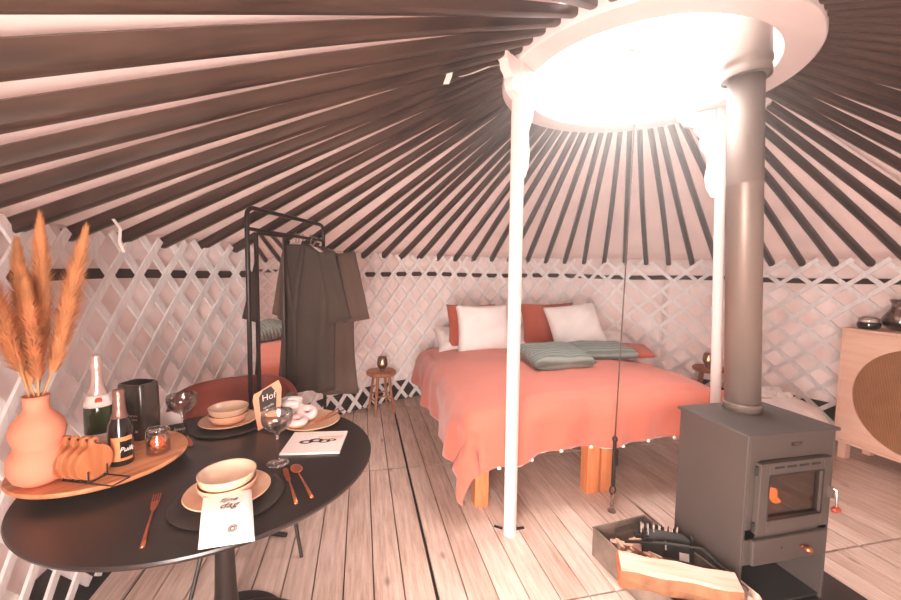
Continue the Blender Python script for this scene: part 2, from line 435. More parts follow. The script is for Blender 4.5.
# roof poles
NP = 76
plabel = 'dark brown wooden roof pole running from the wall lattice up to the white crown ring'
pang = [d(128-4.74*k) for k in range(53)] + [d(133.0+6.12*k) for k in range(17)]
for k, t in enumerate(pang):
    p0 = wallp(t, YR-.03, ztop(t)-.008); p1 = V((RC.x+.765*math.cos(t), RC.y+.765*math.sin(t), 2.635))
    o = bpy.data.objects.new('roof_pole', None)
    b = MB(); dd = (p1-p0).normalized(); L = (p1-p0).length
    yy = V((-math.sin(t), math.cos(t), 0)); zz = dd.cross(yy).normalized()
    if zz.z < 0: zz = -zz
    prev = None
    for i in range(9):
        s = i/8; w = .027*(1-s)+.020*s; h = .031*(1-s)+.022*s
        wob = V((0, 0, 0)) + yy*.012*math.sin(s*PI)*math.sin(k*2.3) + zz*.01*math.sin(s*PI)
        c = V((L*s, 0, 0)); 
        pts = []
        for q in range(10):
            a = 2*PI*q/10; ca, sa = math.cos(a), math.sin(a)
            cx = math.copysign(abs(ca)**.55, ca)*w + wob.dot(yy); cz = math.copysign(abs(sa)**.55, sa)*h + .01*math.sin(s*PI)
            pts.append(V((L*s, cx, cz)))
        ring = b.ring(pts)
        if prev: b.bridge(prev, ring)
        else: b.face(ring)
        prev = ring
    b.face(prev)
    bpy.data.objects.remove(o)
    ob = b.build('roof_pole', 'pole', smooth='auto')
    mt = Matrix((dd, -yy if dd.cross(-yy).z > 0 else yy, zz)).transposed().to_4x4()
    y2 = zz.cross(dd); mt = Matrix((dd, y2, zz)).transposed().to_4x4(); mt.translation = p0
    ob.matrix_world = mt
    tag(ob, plabel, 'roof pole', 'roof poles of the yurt')

# crown ring
cr = thing('crown_ring', 'large white round wooden crown ring at the top of the roof', 'roof ring', (RC.x, RC.y, 2.58))
b = MB(); b.lathe([(.635, 0), (.78, 0), (.785, .01), (.785, .1), (.775, .11), (.64, .11), (.635, .1)], n=96, close=True); b.build('ring_beam', 'white', cr, smooth='auto', bevel=.004)
b = MB(); b.lathe([(.64, .11), (.72, .11), (.72, .22), (.70, .26), (.66, .26), (.645, .22)], n=96, close=True); b.build('dome_curb', 'white', cr, smooth='auto')
b = MB(); b.lathe([(.70*math.cos(a), .26+.20*math.sin(a)) for a in [PI/2*i/10 for i in range(11)]], n=64); b.build('dome_window', 'dome', cr, smooth=True)
# cross hook for the rope, carried on thin wires
b = MB()
for a in (.5, .5+PI/2):
    b.tube([(-.6*math.cos(a), -.6*math.sin(a), .235), (0, 0, .2), (.6*math.cos(a), .6*math.sin(a), .235)], .0025, 6)
b.build('cross_wire', 'white', cr)
b = MB()
for a in (.3, .3+PI/2):
    b.box((-.015, .02, .2), (.13, .018, .02), rz=a)
b.tube([(-.015, .02, .19), (-.02, .02, .13)], .006, 8); b.build('cross_hook', 'steel', cr)

# two carved crown posts
def post(loc, rz, label, short=False):
    r = thing('crown_post', label, 'post', loc, rz)
    b = MB(); b.prism([(math.copysign(abs(math.cos(a))**.5, math.cos(a))*.031, math.copysign(abs(math.sin(a))**.5, math.sin(a))*.031) for a in [2*PI*i/20 for i in range(20)]], .0, 2.58)
    b.build('post_shaft', 'white', r, smooth='auto')
    prof = [(0, 2.0), (.02, 2.01), (.05, 2.07), (.06, 2.14), (.05, 2.20), (.045, 2.25), (.06, 2.29), (.085, 2.33), (.095, 2.38), (.085, 2.405), (.105, 2.43), (.125, 2.46), (.12, 2.48), (.15, 2.495), (.19, 2.51), (.20, 2.54), (.22, 2.545), (.22, 2.578), (0, 2.578)]
    for sg in (1, -1):
        b = MB(); mt = Matrix.Rotation(PI/2, 4, 'X')
        pf = prof if not (short and sg < 0) else [(0, 2.40)]+[(x*.6, max(z, 2.42)) for x, z in prof if z > 2.37]+[(0, 2.578)]
        b.prism([(sg*(x+.03), z) for x, z in pf], -.025, .025, mt=mt); b.build('carved_bracket', 'white', r, bevel=.004)
    return r
p_ = post((.825, 2.03, 0), math.radians(37.7), 'tall white crown post in front of the bed, left of the stove', True)
p_.rotation_euler = (0, math.radians(-.6), math.radians(37.7))
p2_ = post((2.335, 2.13, 0), math.radians(-48+8), 'white crown post mostly hidden behind the stove pipe')
p2_.rotation_euler = (0, math.radians(-1.9), math.radians(-48))
b = MB(); b.box((.78, 2.10, .004), (.05, .012, .008), rz=-.7); tag(b.build('floor_bracket', 'blackmetal'), 'small black metal bracket on the floor left of the front crown post', 'bracket')
b = MB(); b.box((.89, 2.065, .004), (.075, .014, .008), rz=.05); tag(b.build('floor_bracket', 'blackmetal'), 'small black metal bracket on the floor right of the front crown post', 'bracket')

# doorway surround behind the viewer
b = MB()
for sg in (-1, 1):
    p = wallp(DOOR+sg*DW, YR, 0); b.box((p.x, p.y, .85), (.07, .07, 1.74), rz=DOOR)
p = wallp(DOOR, YR-.03, 1.70); b.box(p, (.07, 1.2, .08), rz=DOOR); struct(b.build('door_1', 'white'))

# central rope with turnbuckle
r = thing('anchor_rope', 'thin dark tension rope with turnbuckle hanging from the crown to the floor', 'rope', (1.54, 2.11, 0))
b = MB(); b.tube([(.008, -.045, 2.70), (0, 0, .47)], .004, 8); b.build('rope_line', 'rope', r, smooth=True)
b = MB(); b.cyl((0, 0, .17), (0, 0, .47), .013, .011, 10); b.box((.012, 0, .35), (.02, .02, .1)); b.sphere((0, 0, .47), .018, 10, 6); b.build('turnbuckle', 'blackmetal', r, smooth='auto')
b = MB(); b.tube([(.0+.02*math.cos(a), 0, .14+.028*math.sin(a)) for a in [2*PI*i/12 for i in range(12)]], .005, 6, closed=True); b.build('shackle', 'blackmetal', r, smooth=True)
b = MB(); b.tube([(0, .015*math.cos(a), .095+.025*math.sin(a)) for a in [2*PI*i/12 for i in range(12)]], .004, 6, closed=True)
b.tube([(.013*math.cos(a), 0, .055+.022*math.sin(a)) for a in [2*PI*i/12 for i in range(12)]], .004, 6, closed=True); b.build('chain_link', 'steel', r, smooth=True)
b = MB(); b.cyl((0, 0, 0), (0, 0, .01), .025, n=14); b.tube([(0, .014*math.cos(a), .022+.016*math.sin(a)) for a in [2*PI*i/12 for i in range(12)]], .004, 6, closed=True); b.build('floor_eye', 'steel', r, smooth='auto')

# ------------------------------------------------------------------ bed
BX0, BX1, BY0, BY1 = .68, 2.5, 2.29, 4.22
bed = thing('double_bed', 'wide bed base on orange wooden block legs under a coral duvet', 'bed', (0, 0, 0))
b = MB(); b.box(((BX0+BX1)/2, (BY0+BY1)/2, .34), (BX1-BX0-.3, BY1-BY0-.3, .10)); b.build('bed_frame', 'orangewood', bed, bevel=.01)
for xx in ((BX0+(BX0+BX1)/2)/2, (BX1+(BX0+BX1)/2)/2):
    b = MB(); b.box((xx, (BY0+BY1)/2, .49), ((BX1-BX0)/2-.01, BY1-BY0-.02, .18)); b.build('mattress', 'linen', bed, bevel=.04)
for x in (.745, 1.535, 1.64, 2.43):
    for y in (2.36, 4.1):
        b = MB(); b.box((x, y, .2), (.09, .09, .40)); b.build('leg', 'orangewood', bed, bevel=.004)
ZT = .655
def duvet_pt(a, bb, off=0):
    # a,bb = flat cloth coordinates; the cloth wraps over the mattress edges and hangs
    da = max(BX0-a, 0) if a < BX0 else -max(a-BX1, 0); db = max(BY0+.0-bb, 0)
    cx = min(max(a, BX0), BX1); cy = max(bb, BY0); dd = math.hypot(da, db)
    puff = .06*math.sin(min(1, max(0, (cx-BX0)/.5))*PI/2)*math.sin(min(1, max(0, (BX1+.1-cx)/.5))*PI/2)
    n = noise.noise(V((a*1.7, bb*1.7, .3)))*.03 + noise.noise(V((a*5, bb*4, 2.3)))*.012
    top = V((cx, cy, ZT+puff+n))
    if dd < 1e-6: return top
    ux, uy = -da/dd, -db/dd
    rr = .13; arc = rr*PI/2
    if dd < arc: an = dd/rr; o = rr*math.sin(an)*.75; dz = rr*(1-math.cos(an))
    else: o = rr*.75 + (dd-arc)*.06; dz = rr + (dd-arc)
    tt = a*8.5 + bb*9 if da and db else (a*9 if db else bb*8)
    f = math.sin(tt)*.6 + math.sin(tt*2.3+1)*.4
    o += max(0, dd-.08)*.16*f + .02*noise.noise(V((a*6, bb*6, 5)))
    return V((cx+ux*o, cy+uy*o, ZT+puff*.6+n*.6-dz + off))
DL, DF, DR = .42, .375, .46
b = MB()
def dfn(u, v):
    a = BX0-DL + (BX1+DR-BX0+DL)*u; f = DF + .06*max(0, 1-(a-BX0+.1)/.7) - .03*max(0, (a-1.0))*.6
    bb = BY0-f + (4.12-BY0+f)*v
    return duvet_pt(a, bb)
b.grid(dfn, 100, 84)
duv = thing('duvet', 'coral linen duvet spread over the bed with ruffled white-edged hem', 'duvet', (0, 0, 0))
b.build('duvet_cover', 'duvet', duv, smooth=True, solid=.03)
# white inner lining peeping out between ties of the hem
b = MB(); 
for i, a0 in enumerate([.74, .98, 1.2, 1.42, 1.66, 1.9, 2.12, 2.34]):
    for j in range(8):
        pass
def lin(u, v):
    a = .80 + 1.66*u; f = DF + .06*max(0, 1-(a-BX0+.1)/.7) - .03*max(0, (a-1.0))*.6
    p = duvet_pt(a, BY0-f); gap_ = abs(math.sin(u*PI*8))
    return V((p.x, p.y+.012+.006*math.sin(u*60), p.z-(.024*gap_-.004)*v+.006))
b.grid(lin, 96, 2); b.build('inner_lining', 'linen', duv, smooth=True, solid=.012)
for i in range(9):
    a = .80+1.66*i/8; f = DF + .06*max(0, 1-(a-BX0+.1)/.7) - .03*max(0, (a-1.0))*.6
    p = duvet_pt(a, BY0-f); b = MB(); b.sphere((p.x, p.y-.014, p.z-.002), .011, 8, 6, (1.3, .8, 1)); b.build('hem_tie', 'linen', duv, smooth=True)

def pillow(name, m, W, H, T, mt, label, cat='pillow', crush=.0, seed=0, seam=None):
    b = MB(); n = 22
    def side(sg):
        def fn(u, v):
            x, y = u*2-1, v*2-1
            e = (1-x**4)*(1-y**4); e = max(e, 0)**.42
            pinch = 1-.07*(1-y*y)*abs(x)**3; pin2 = 1-.07*(1-x*x)*abs(y)**3
            z = sg*T/2*e*(1+.25*noise.noise(V((x*1.6+seed, y*1.6, seed*3.1)))) 
            z += .10*T*noise.noise(V((x*3+seed, y*3, seed+sg)))*e
            return V((x*W/2*pinch, y*H/2*pin2, z))
        return fn
    b.grid(side(1), n, n); b.grid(side(-1), n, n)
    bmesh.ops.remove_doubles(b.bm, verts=b.bm.verts, dist=.0006)
    o = b.build(name, m, smooth=True); o.matrix_world = mt
    return tag(o, label, cat)
def lean(x, y, zbot, H, rz, tilt, roll=0):
    # an upright pillow, bottom edge at (x,y,zbot), leaning back by tilt
    return Matrix.Translation((x, y, zbot)) @ Matrix.Rotation(rz, 4, 'Z') @ Matrix.Rotation(PI/2-tilt, 4, 'X') @ Matrix.Rotation(roll, 4, 'Z') @ Matrix.Translation((0, H/2, 0))
def lie(x, y, z, rz=0, tx=0, ty=0):
    return Matrix.Translation((x, y, z)) @ Matrix.Rotation(rz, 4, 'Z') @ Matrix.Rotation(tx, 4, 'X') @ Matrix.Rotation(ty, 4, 'Y')
pillow('white_pillow', 'linen', .57, .50, .16, lean(1.22, 3.80, .675, .50, .05, .22), 'square white pillow leaning upright at the left of the bed', seed=1)
pillow('rust_pillow', 'rust', .56, .48, .13, lean(1.16, 3.98, .685, .48, .05, .25), 'rust pillow standing behind the left white pillow', seed=2)
pillow('sleeping_pillow', 'linen', .66, .42, .15, lie(1.10, 4.12, .76, 0, .5), 'white sleeping pillow lying at the left head of the bed', seed=3)
pillow('white_pillow', 'linen', .60, .55, .16, lean(2.24, 3.64, .69, .55, -.12, .55, .12), 'square white pillow leaning askew at the right of the bed', seed=4)
pillow('rust_pillow', 'rust', .62, .50, .14, lean(2.02, 3.93, .70, .48, -.12, .35, .02), 'rust pillow standing behind the right white pillow', seed=5)
pillow('sleeping_pillow', 'linen', .60, .42, .15, lie(1.72, 4.12, .75, 0, .45), 'white sleeping pillow in the middle, left of the right rust pillow', seed=6)
pillow('rust_pillow', 'rust', .58, .52, .10, lie(2.50, 3.42, .745, -.5, .0, -.03), 'rust pillow lying flat near the right edge of the bed', seed=8)
pillow('sleeping_pillow', 'linen', .60, .40, .13, lie(2.62, 3.86, .76, -.3, .2), 'white sleeping pillow at the right head of the bed behind the flat rust pillow', seed=9)
pillow('ribbed_cushion', 'cushion', .56, .44, .14, lie(1.60, 3.05, .80, .02, .14, .0), 'grey-green ribbed cushion lying in front, left one of the pair', 'cushion', seed=10)
pillow('ribbed_cushion', 'cushion', .58, .40, .12, lie(2.16, 3.24, .79, -.12, .08, -.02), 'grey-green ribbed cushion lying behind and right of the other ribbed cushion', 'cushion', seed=11)

# ------------------------------------------------------------------ stools with candle glasses
def stool(loc, rz, label):
    r = thing('wooden_stool', label, 'stool', loc, rz)
    b = MB(); b.lathe([(0, .405), (.14, .405), (.155, .415), (.158, .43), (.15, .445), (0, .445)], n=28); b.build('seat', 'stooltop', r, smooth='auto')
    for i in range(4):
        a = PI/4+i*PI/2; b = MB(); b.cyl((.085*math.cos(a), .085*math.sin(a), .41), (.145*math.cos(a), .145*math.sin(a), 0), .016, .013, 10); b.build('leg', 'stool', r, smooth='auto')
    for i in range(4):
        a = PI/4+i*PI/2; a2 = a+PI/2; z = .14 if i % 2 else .19; q = .145-.06*z/.41
        b = MB(); b.cyl((q*math.cos(a), q*math.sin(a), z), (q*math.cos(a2), q*math.sin(a2), z), .008, n=8); b.build('rung', 'stool', r, smooth='auto')
    return r
def candle_glass(loc, label):
    r = thing('candle_glass', label, 'candle holder', loc)
    b = MB(); b.lathe([(0, 0), (.028, 0), (.03, .008), (.02, .016), (.03, .026), (.05, .05), (.057, .08), (.052, .115), (.043, .15), (.041, .15), (.05, .115), (.054, .08), (.047, .052), (.025, .03), (0, .03)], n=28); b.build('glass_cup', 'smoke', r, smooth=True)
    b = MB(); b.cyl((0, 0, .032), (0, 0, .065), .024, n=16); b.build('candle', 'wax', r, smooth='auto')
    b = MB(); b.sphere((0, 0, .082), .008, 8, 6, (1, 1, 1.9)); b.build('flame', 'flame', r, smooth=True)
stool((.20, 4.16, 0), .3, 'round wooden stool left of the bed')
candle_glass((.21, 4.15, .446), 'smoky tea-light glass on the stool left of the bed')
stool((3.70, 3.53, 0), .9, 'round wooden stool right of the bed, behind the duvet').scale = (1, 1, 1.12)
candle_glass((3.69, 3.53, .499), 'smoky tea-light glass on the stool right of the bed')

# low cream pouf behind the stove
r = thing('wool_pouf', 'low round cream wool pouf with a fleece, behind the stove', 'pouf', (3.30, 2.58, 0))
r.scale = (1, 1, 1.25)
b = MB(); b.lathe([(0, 0), (.3, 0), (.38, .06), (.42, .16), (.41, .27), (.34, .36), (.18, .41), (0, .42)], n=40); b.build('pouf_body', 'pouf', r, smooth=True)
b = MB()
for i in range(26):
    a = random.random()*2*PI; q = .13*random.random()**.5; b.sphere((q*math.cos(a)*1.6, .02+q*math.sin(a), .415+.01*random.random()), .035, 8, 6, (1.2, 1, .6))
b.build('fleece', 'linen', r, smooth=True)

# ------------------------------------------------------------------ stove
SX, SY = 1.602, 1.311; SW, SD, SH = .488, .368, .825
st = thing('wood_stove', 'charcoal steel wood stove with glass fire door, in the right foreground', 'stove', (SX+SW/2, SY+SD/2, 0))
hx, hy = SW/2, SD/2
def sb(name, c, dd, m='stove', bev=.003, par=None):
    b = MB(); b.box(c, dd); return b.build(name, m, par or st, bevel=bev)
sb('top_plate', (0, 0, SH-.008), (SW+.024, SD+.024, .016), bev=.005)
sb('side_panel', (-hx+.006, 0, SH/2-.008), (.012, SD, SH-.016)); sb('side_panel', (hx-.006, 0, SH/2-.008), (.012, SD, SH-.016))
sb('back_panel', (0, hy-.006, SH/2), (SW-.024, .012, SH-.02))
sb('fascia', (0, -hy+.006, .757), (SW-.024, .012, .105))
b = MB(); b.box((-hx+.04, -hy+.006, .473), (.056, .012, .474)); b.box((hx-.04, -hy+.006, .473), (.056, .012, .474)); b.box((0, -hy+.007, .3), (.40, .01, .12)); b.box((0, -hy+.006, .375), (SW-.024, .012, .05)); b.build('front_frame', 'stove', st, bevel=.002)
b = MB(); b.box((0, 0, .36), (SW-.03, SD-.03, .01)); b.box((0, .02, .705), (SW-.03, SD-.06, .01)); b.box((-hx+.03, 0, .53), (.02, SD-.04, .34)); b.box((hx-.03, 0, .53), (.02, SD-.04, .34)); b.box((0, hy-.04, .53), (SW-.04, .03, .34)); b.build('firebox', 'stovedark', st)
# door
dr = MB(); dw, dh, dz = .395, .315, .545; gw, gh, gz = .30, .20, .548
y = -hy-.013
for c, q in (((-(dw+gw)/4, y, dz), ((dw-gw)/2, .026, dh)), (((dw+gw)/4, y, dz), ((dw-gw)/2, .026, dh)),
             ((0, y, (gz+gh/2+dz+dh/2)/2), (gw, .026, dz+dh/2-gz-gh/2)), ((0, y, (gz-gh/2+dz-dh/2)/2), (gw, .026, gz-gh/2-dz+dh/2))): dr.box(c, q)
door = dr.build('fire_door', 'stove', st, bevel=.003)
b = MB(); b.box((0, y+.004, gz), (gw, .004, gh)); b.build('door_glass', 'ovenglass', door)
b = MB()
for i in range(4): b.box((-.10+.067*i, y-.0135, .681), (.05, .002, .009))
b.build('air_slots', 'stovedark', door)
b = MB(); 
for sx, sz, qx, qz in ((0, gh/2, gw, .006), (0, -gh/2, gw, .006), (gw/2, 0, .006, gh), (-gw/2, 0, .006, gh)): b.box((sx, y-.0135, gz+sz), (qx, .003, qz))
b.build('glass_trim', 'stovedark', door)
for hz in (.65, .40):
    b = MB(); b.cyl((-dw/2-.008, y, hz), (-dw/2-.008, y, hz+.04), .006, n=8); b.build('hinge', 'stovedark', door)
b = MB(); b.box((hx-.055, y-.015, .545), (.014, .03, .05)); b.tube([(hx-.054, y-.02, .565), (hx-.048, y-.036, .56), (hx-.045, y-.04, .485)], .005, 8); b.build('door_latch', 'steel', door, smooth='auto')
b = MB(); b.sphere((hx-.045, y-.04, .472), .016, 14, 8, (1.4, 1, .9)); b.build('door_knob', 'redwood', door, smooth=True)
# ash drawer
drw = sb('ash_drawer', (0, -hy-.010, .30), (.41, .022, .115), bev=.006)
b = MB(); b.cyl((.06, -hy-.021, .305), (.06, -hy-.04, .305), .008, n=12); b.sphere((.06, -hy-.05, .305), .017, 14, 8); b.build('drawer_knob', 'copper', drw, smooth=True)
b = MB(); b.cyl((-.05, -hy-.0215, .31), (-.05, -hy-.0225, .31), .006, n=12); b.build('air_hole', 'stovedark', drw)
sb('badge', (.02, -hy-.001, .765), (.058, .002, .016), 'blackmetal', .001)
text('badge_lettering', 'PRITY', .015, 'steel', st, (.02, -hy-.0025, .765), (PI/2, 0, 0))
# wood bay below
b = MB(); b.box((0, 0, .235), (SW-.03, SD-.03, .008)); b.box((0, 0, .02), (SW-.03, SD-.02, .012)); b.build('log_bay', 'stovedark', st)
# fire
b = MB()
for i, (x, yy, z, rz) in enumerate(((-.02, -.09, .41, .2), (.04, -.03, .42, -.15), (.02, -.08, .455, .1))):
    dx = .12*math.cos(rz); dy = .12*math.sin(rz); b.cyl((x-dx, yy-dy, z), (x+dx, yy+dy, z), .03, .027, 10)
b.build('burning_logs', 'bark', st, smooth='auto')
b = MB()
for i in range(14):
    x = -.085+random.random()*.09; b.sphere((x, -.135+random.random()*.03, .465+random.random()*.06), .019, 8, 6, (1.2, .7, .5+random.random()*.8))
b.build('fire_flames', 'fire', st, smooth=True)
# pipe
fp = thing('stove_pipe', 'thick grey-brown flue pipe rising from the stove through the crown', 'stove pipe', (1.875, 1.58, 0))
fp.rotation_euler = (math.radians(-1.5), math.radians(-2.2), 0)
fp.location = (1.875+.826*.0384, 1.58-.826*.026, 0)
b = MB(); b.lathe([(.075, .826), (.075, 1.94), (.0765, 1.945), (.075, 1.95), (.075, 2.52)], n=48); b.build('lower_pipe', 'pipe', fp, smooth='auto', solid=.002)
b = MB(); b.lathe([(.081, .826), (.081, .865), (.076, .868)], n=48); b.build('pipe_collar', 'pipe', fp, smooth='auto', solid=.004)
b = MB(); b.lathe([(.076, 2.45), (.098, 2.465), (.102, 2.45), (.102, 2.475), (.098, 2.48), (.098, 2.50), (.104, 2.51), (.104, 2.53), (.1, 2.54), (.1, 3.25)], n=48); b.build('insulated_pipe', 'pipe', fp, smooth='auto', solid=.004)
b = MB(); b.box((1.86, 1.36, .004), (.86, .80, .008)); 
tag(b.build('hearth_plate', 'hearth', bevel=.002), 'black glossy hearth plate on the floor under the stove', 'hearth plate')
bpy.data.objects['hearth_plate'].location.z = 0
# firewood piece inside bay
b = MB(); b.prism([(-.03, -.02), (.035, -.025), (.01, .035)], -.12, .12, mt=Matrix.Rotation(PI/2, 4, 'X')); o = b.build('firewood', 'split', bevel=.003); o.location = (1.665, 1.42, .05)
tag(o, 'split piece of firewood lying in the open bay under the stove', 'firewood')
b = MB(); b.prism([(-.03, -.02), (.035, -.02), (.0, .03)], -.11, .11, mt=Matrix.Rotation(PI/2, 4, 'X')); o = b.build('firewood', 'split', bevel=.003); o.location = (1.735, 1.43, .045)
tag(o, 'split firewood with dark end, right of the other piece under the stove', 'firewood')

# ------------------------------------------------------------------ log crate and tools
rzc = math.radians(6.5); cL = V((1.195, 1.785, .009))
crate = thing('metal_crate', 'low weathered metal crate of kindling left of the stove', 'crate', (cL.x, cL.y, .0), rzc - 0)
CW, CLn, CH = .345, .56, .152
b = MB(); b.box((CW/2, -CLn/2, .006), (CW, CLn, .006)); b.build('crate_floor', 'crate', crate)
b = MB()
b.box((CW/2, -.003, .155/2+.003), (CW, .006, CH)); b.box((CW/2, -CLn+.003, .155/2+.003), (CW, .006, CH)); b.box((.003, -CLn/2, .155/2+.003), (.006, CLn, CH)); b.box((CW-.003, -CLn/2, .155/2+.003), (.006, CLn, CH))
b.build('crate_walls', 'crate', crate, bevel=.001)
b = MB(); b.tube([(0, 0, CH+.003), (CW, 0, CH+.003), (CW, -CLn, CH+.003), (0, -CLn, CH+.003)], .005, 6, closed=True); b.build('crate_rim', 'crate', crate)
b = MB(); b.box((CW*.55, -.009, .115), (.10, .005, .03)); b.build('hand_slot', 'steel', crate)
def cp(x, y, z): return V((cL.x, cL.y, 0)) + Matrix.Rotation(rzc, 3, 'Z') @ V((x, y, z))
# kindling sticks
for i in range(34):
    x = .085+.17*random.random(); yy = -.07-.26*random.random(); p = cp(x, yy, .045+.075*random.random()); a = random.random()*PI
    b = MB(); L = .035+.035*random.random(); b.prism([(-.012, -.009), (.013, -.011), (.016, .009), (-.009, .012)], -L, L, mt=Matrix.Rotation(PI/2, 4, 'Y'))
    o = b.build('kindling_stick', 'chips', bevel=.002); o.location = p; o.rotation_euler = (random.random()-.5, (random.random()-.5)*.5, a)
    tag(o, 'short split kindling stick lying loose in the metal crate', 'kindling', 'kindling in the metal crate')
# big split log across the crate
lg = thing('split_log', 'large pale split log resting across the front of the metal crate', 'log', (1.275, 1.345, .2), math.radians(-27))
b = MB(); prof = [(-.055, .045), (.05, .06), (.085, .015), (.06, -.04), (0, -.05), (-.05, -.035), (-.07, .005)]
n = 8; prev = None
for i in range(n+1):
    x = -.20+.46*i/n; s = 1-.1*i/n
    ring = b.ring([V((x+.01*math.sin(j*3), yy*s+.006*math.sin(i*1.7+j), zz*s+(.004*math.sin(i*2.1+j) if j > 1 else 0))) for j, (yy, zz) in enumerate(prof)])
    if prev:
        for j in range(len(prof)):
            f = b.face((prev[j], prev[(j+1) % 7], ring[(j+1) % 7], ring[j])); f.material_index = 1 if j == 0 else 0
    else: f = b.face(ring); f.material_index = 2
    prev = ring
f = b.face(prev[::-1]); f.material_index = 2
b.build('log_wood', ['bark', 'split', 'logend'], lg, bevel=.004)
b = MB(); b.prism([(-.04, -.03), (.04, -.035), (.03, .03), (-.03, .035)], -.15, .15, mt=Matrix.Rotation(PI/2, 4, 'Y')); o = b.build('firewood', 'bark', bevel=.004); o.location = cp(.18, -.32, .05); o.rotation_euler = (.3, .0, -1.45)
tag(o, 'brown log lying inside the crate beneath the pale split log', 'firewood')
# dustpan and brush
dp = thing('dustpan', 'black metal dustpan propped in the crate against the stove side', 'dustpan', cp(.25, -.235, .17), math.radians(-30))
b = MB(); mtp = Matrix.Rotation(math.radians(70), 4, 'X')
b.prism([(-.11, -.06), (.11, -.06), (.105, .035), (.07, .055), (-.1, .055)], -.004, .004, mt=mtp); b.build('pan', 'plasticblack', dp, bevel=.002)
b = MB(); b.box((.11, 0, .0), (.006, .05, .12)); b.box((-.11, 0, .0), (.006, .05, .11)); b.box((0, .03, -.055), (.22, .06, .006)); b.build('pan_rim', 'plasticblack', dp, bevel=.001)
b = MB(); b.box((.075, -.018, -.04), (.042, .003, .035), rx=math.radians(-20)); b.build('price_tag', 'paper', dp)
b = MB(); b.box((-.005, -.008, -.005), (.006, .003, .04), rx=math.radians(-20)); b.build('pan_mark', 'bristle', dp)
br = thing('hand_brush', 'hand brush with dark and pale bristles behind the dustpan in the crate', 'brush', cp(.23, -.20, .205), math.radians(-18))
for i in range(14):
    x = -.09+.014*i; b = MB(); 
    for k in range(5): b.cyl((x+.003*random.random(), .004*k, -.02), (x+.01*random.random()-.004, .004*k, .04+.012*random.random()-.0015*i), .0026, .0014, 5)
    b.build('bristle_tuft', 'plasticblack' if i % 2 == 0 else 'bristle', br)
b = MB(); b.box((0, .01, -.02), (.22, .03, .02)); b.tube([(.1, .01, -.02), (.16, .005, -.03), (.24, 0, -.05)], .009, 8); b.build('brush_handle', 'plasticblack', br, bevel=.003)
tg = thing('fire_tongs', 'long thin iron fire tongs lying across the crate beside the log', 'fire tongs', (0, 0, 0))
for q in (0, .022):
    p0 = cp(.06+q, -.16, .17); p1 = cp(.32+q*.4, -.36, .215); p2 = cp(.40+q*.3, -.60, .20)
    p2.x = min(p2.x, 1.56); p1.x = min(p1.x, 1.57)
    b = MB(); b.tube([p0, p0.lerp(p1, .5)+V((0, 0, .01)), p1, p2], .005, 7); b.build('tong_arm', 'blackmetal', tg, smooth=True)

# ------------------------------------------------------------------ sideboard
sbd = thing('rattan_sideboard', 'pale oak sideboard with round woven rattan door at the right edge', 'sideboard', (3.86, 2.44, 0))
# local: x into the wall, y towards the viewer is negative
Ls = 1.5; Dp = .38
b = MB()
b.box((Dp/2, -Ls/2, 1.075), (Dp+.01, Ls+.01, .022)); b.box((Dp/2, -Ls/2, .15), (Dp, Ls, .02)); b.box((Dp/2, -.01, .61), (Dp, .02, .92)); b.box((Dp/2, -Ls+.01, .61), (Dp, .02, .92)); b.box((Dp-.005, -Ls/2, .61), (.01, Ls-.04, .92))
b.build('cabinet_body', 'oak', sbd, bevel=.002)
for x in (.05, Dp-.05):
    for yy in (-.05, -Ls+.05):
        b = MB(); b.box((x, yy, .07), (.055, .055, .14)); b.build('leg', 'oak', sbd, bevel=.003)
def ratdoor(y0, y1, yc, r):
    b = MB(); z0, z1, zc = .162, 1.062, .585; n = 48
    mt = None
    # square with round hole, built as strips
    ang = [2*PI*i/n for i in range(n)]
    def sq(a):
        c, s = math.cos(a), math.sin(a); ks = []
        if c > 0: ks.append((y1-yc)/c)
        if c < 0: ks.append((y0-yc)/c)
        if s > 0: ks.append((z1-zc)/s)
        if s < 0: ks.append((z0-zc)/s)
        k = min(ks); return (yc+c*k, zc+s*k)
    for c0, c1 in ((y0, z0), (y1, z0), (y1, z1), (y0, z1)):
        ang.append(math.atan2(c1-zc, c0-yc) % (2*PI))
    ang = sorted(set(ang)); n = len(ang)
    rows = []
    for x in (-.001, .019):
        o_ = b.ring([(x, *sq(a)) for a in ang]); i_ = b.ring([(x, yc+r*math.cos(a), zc+r*math.sin(a)) for a in ang]); rows.append((o_, i_)); b.bridge(o_, i_)
    b.bridge(rows[0][0], rows[1][0]); b.bridge(rows[0][1], rows[1][1])
    dd = b.build('door', 'oak', sbd)
    b = MB(); b.cyl((.008, yc, zc), (.013, yc, zc), r+.004, n=64); b.build('rattan_panel', 'rattan', dd)
ratdoor(-.93, -.022, -.50, .40); ratdoor(-Ls+.022, -.936, -1.205, .23)
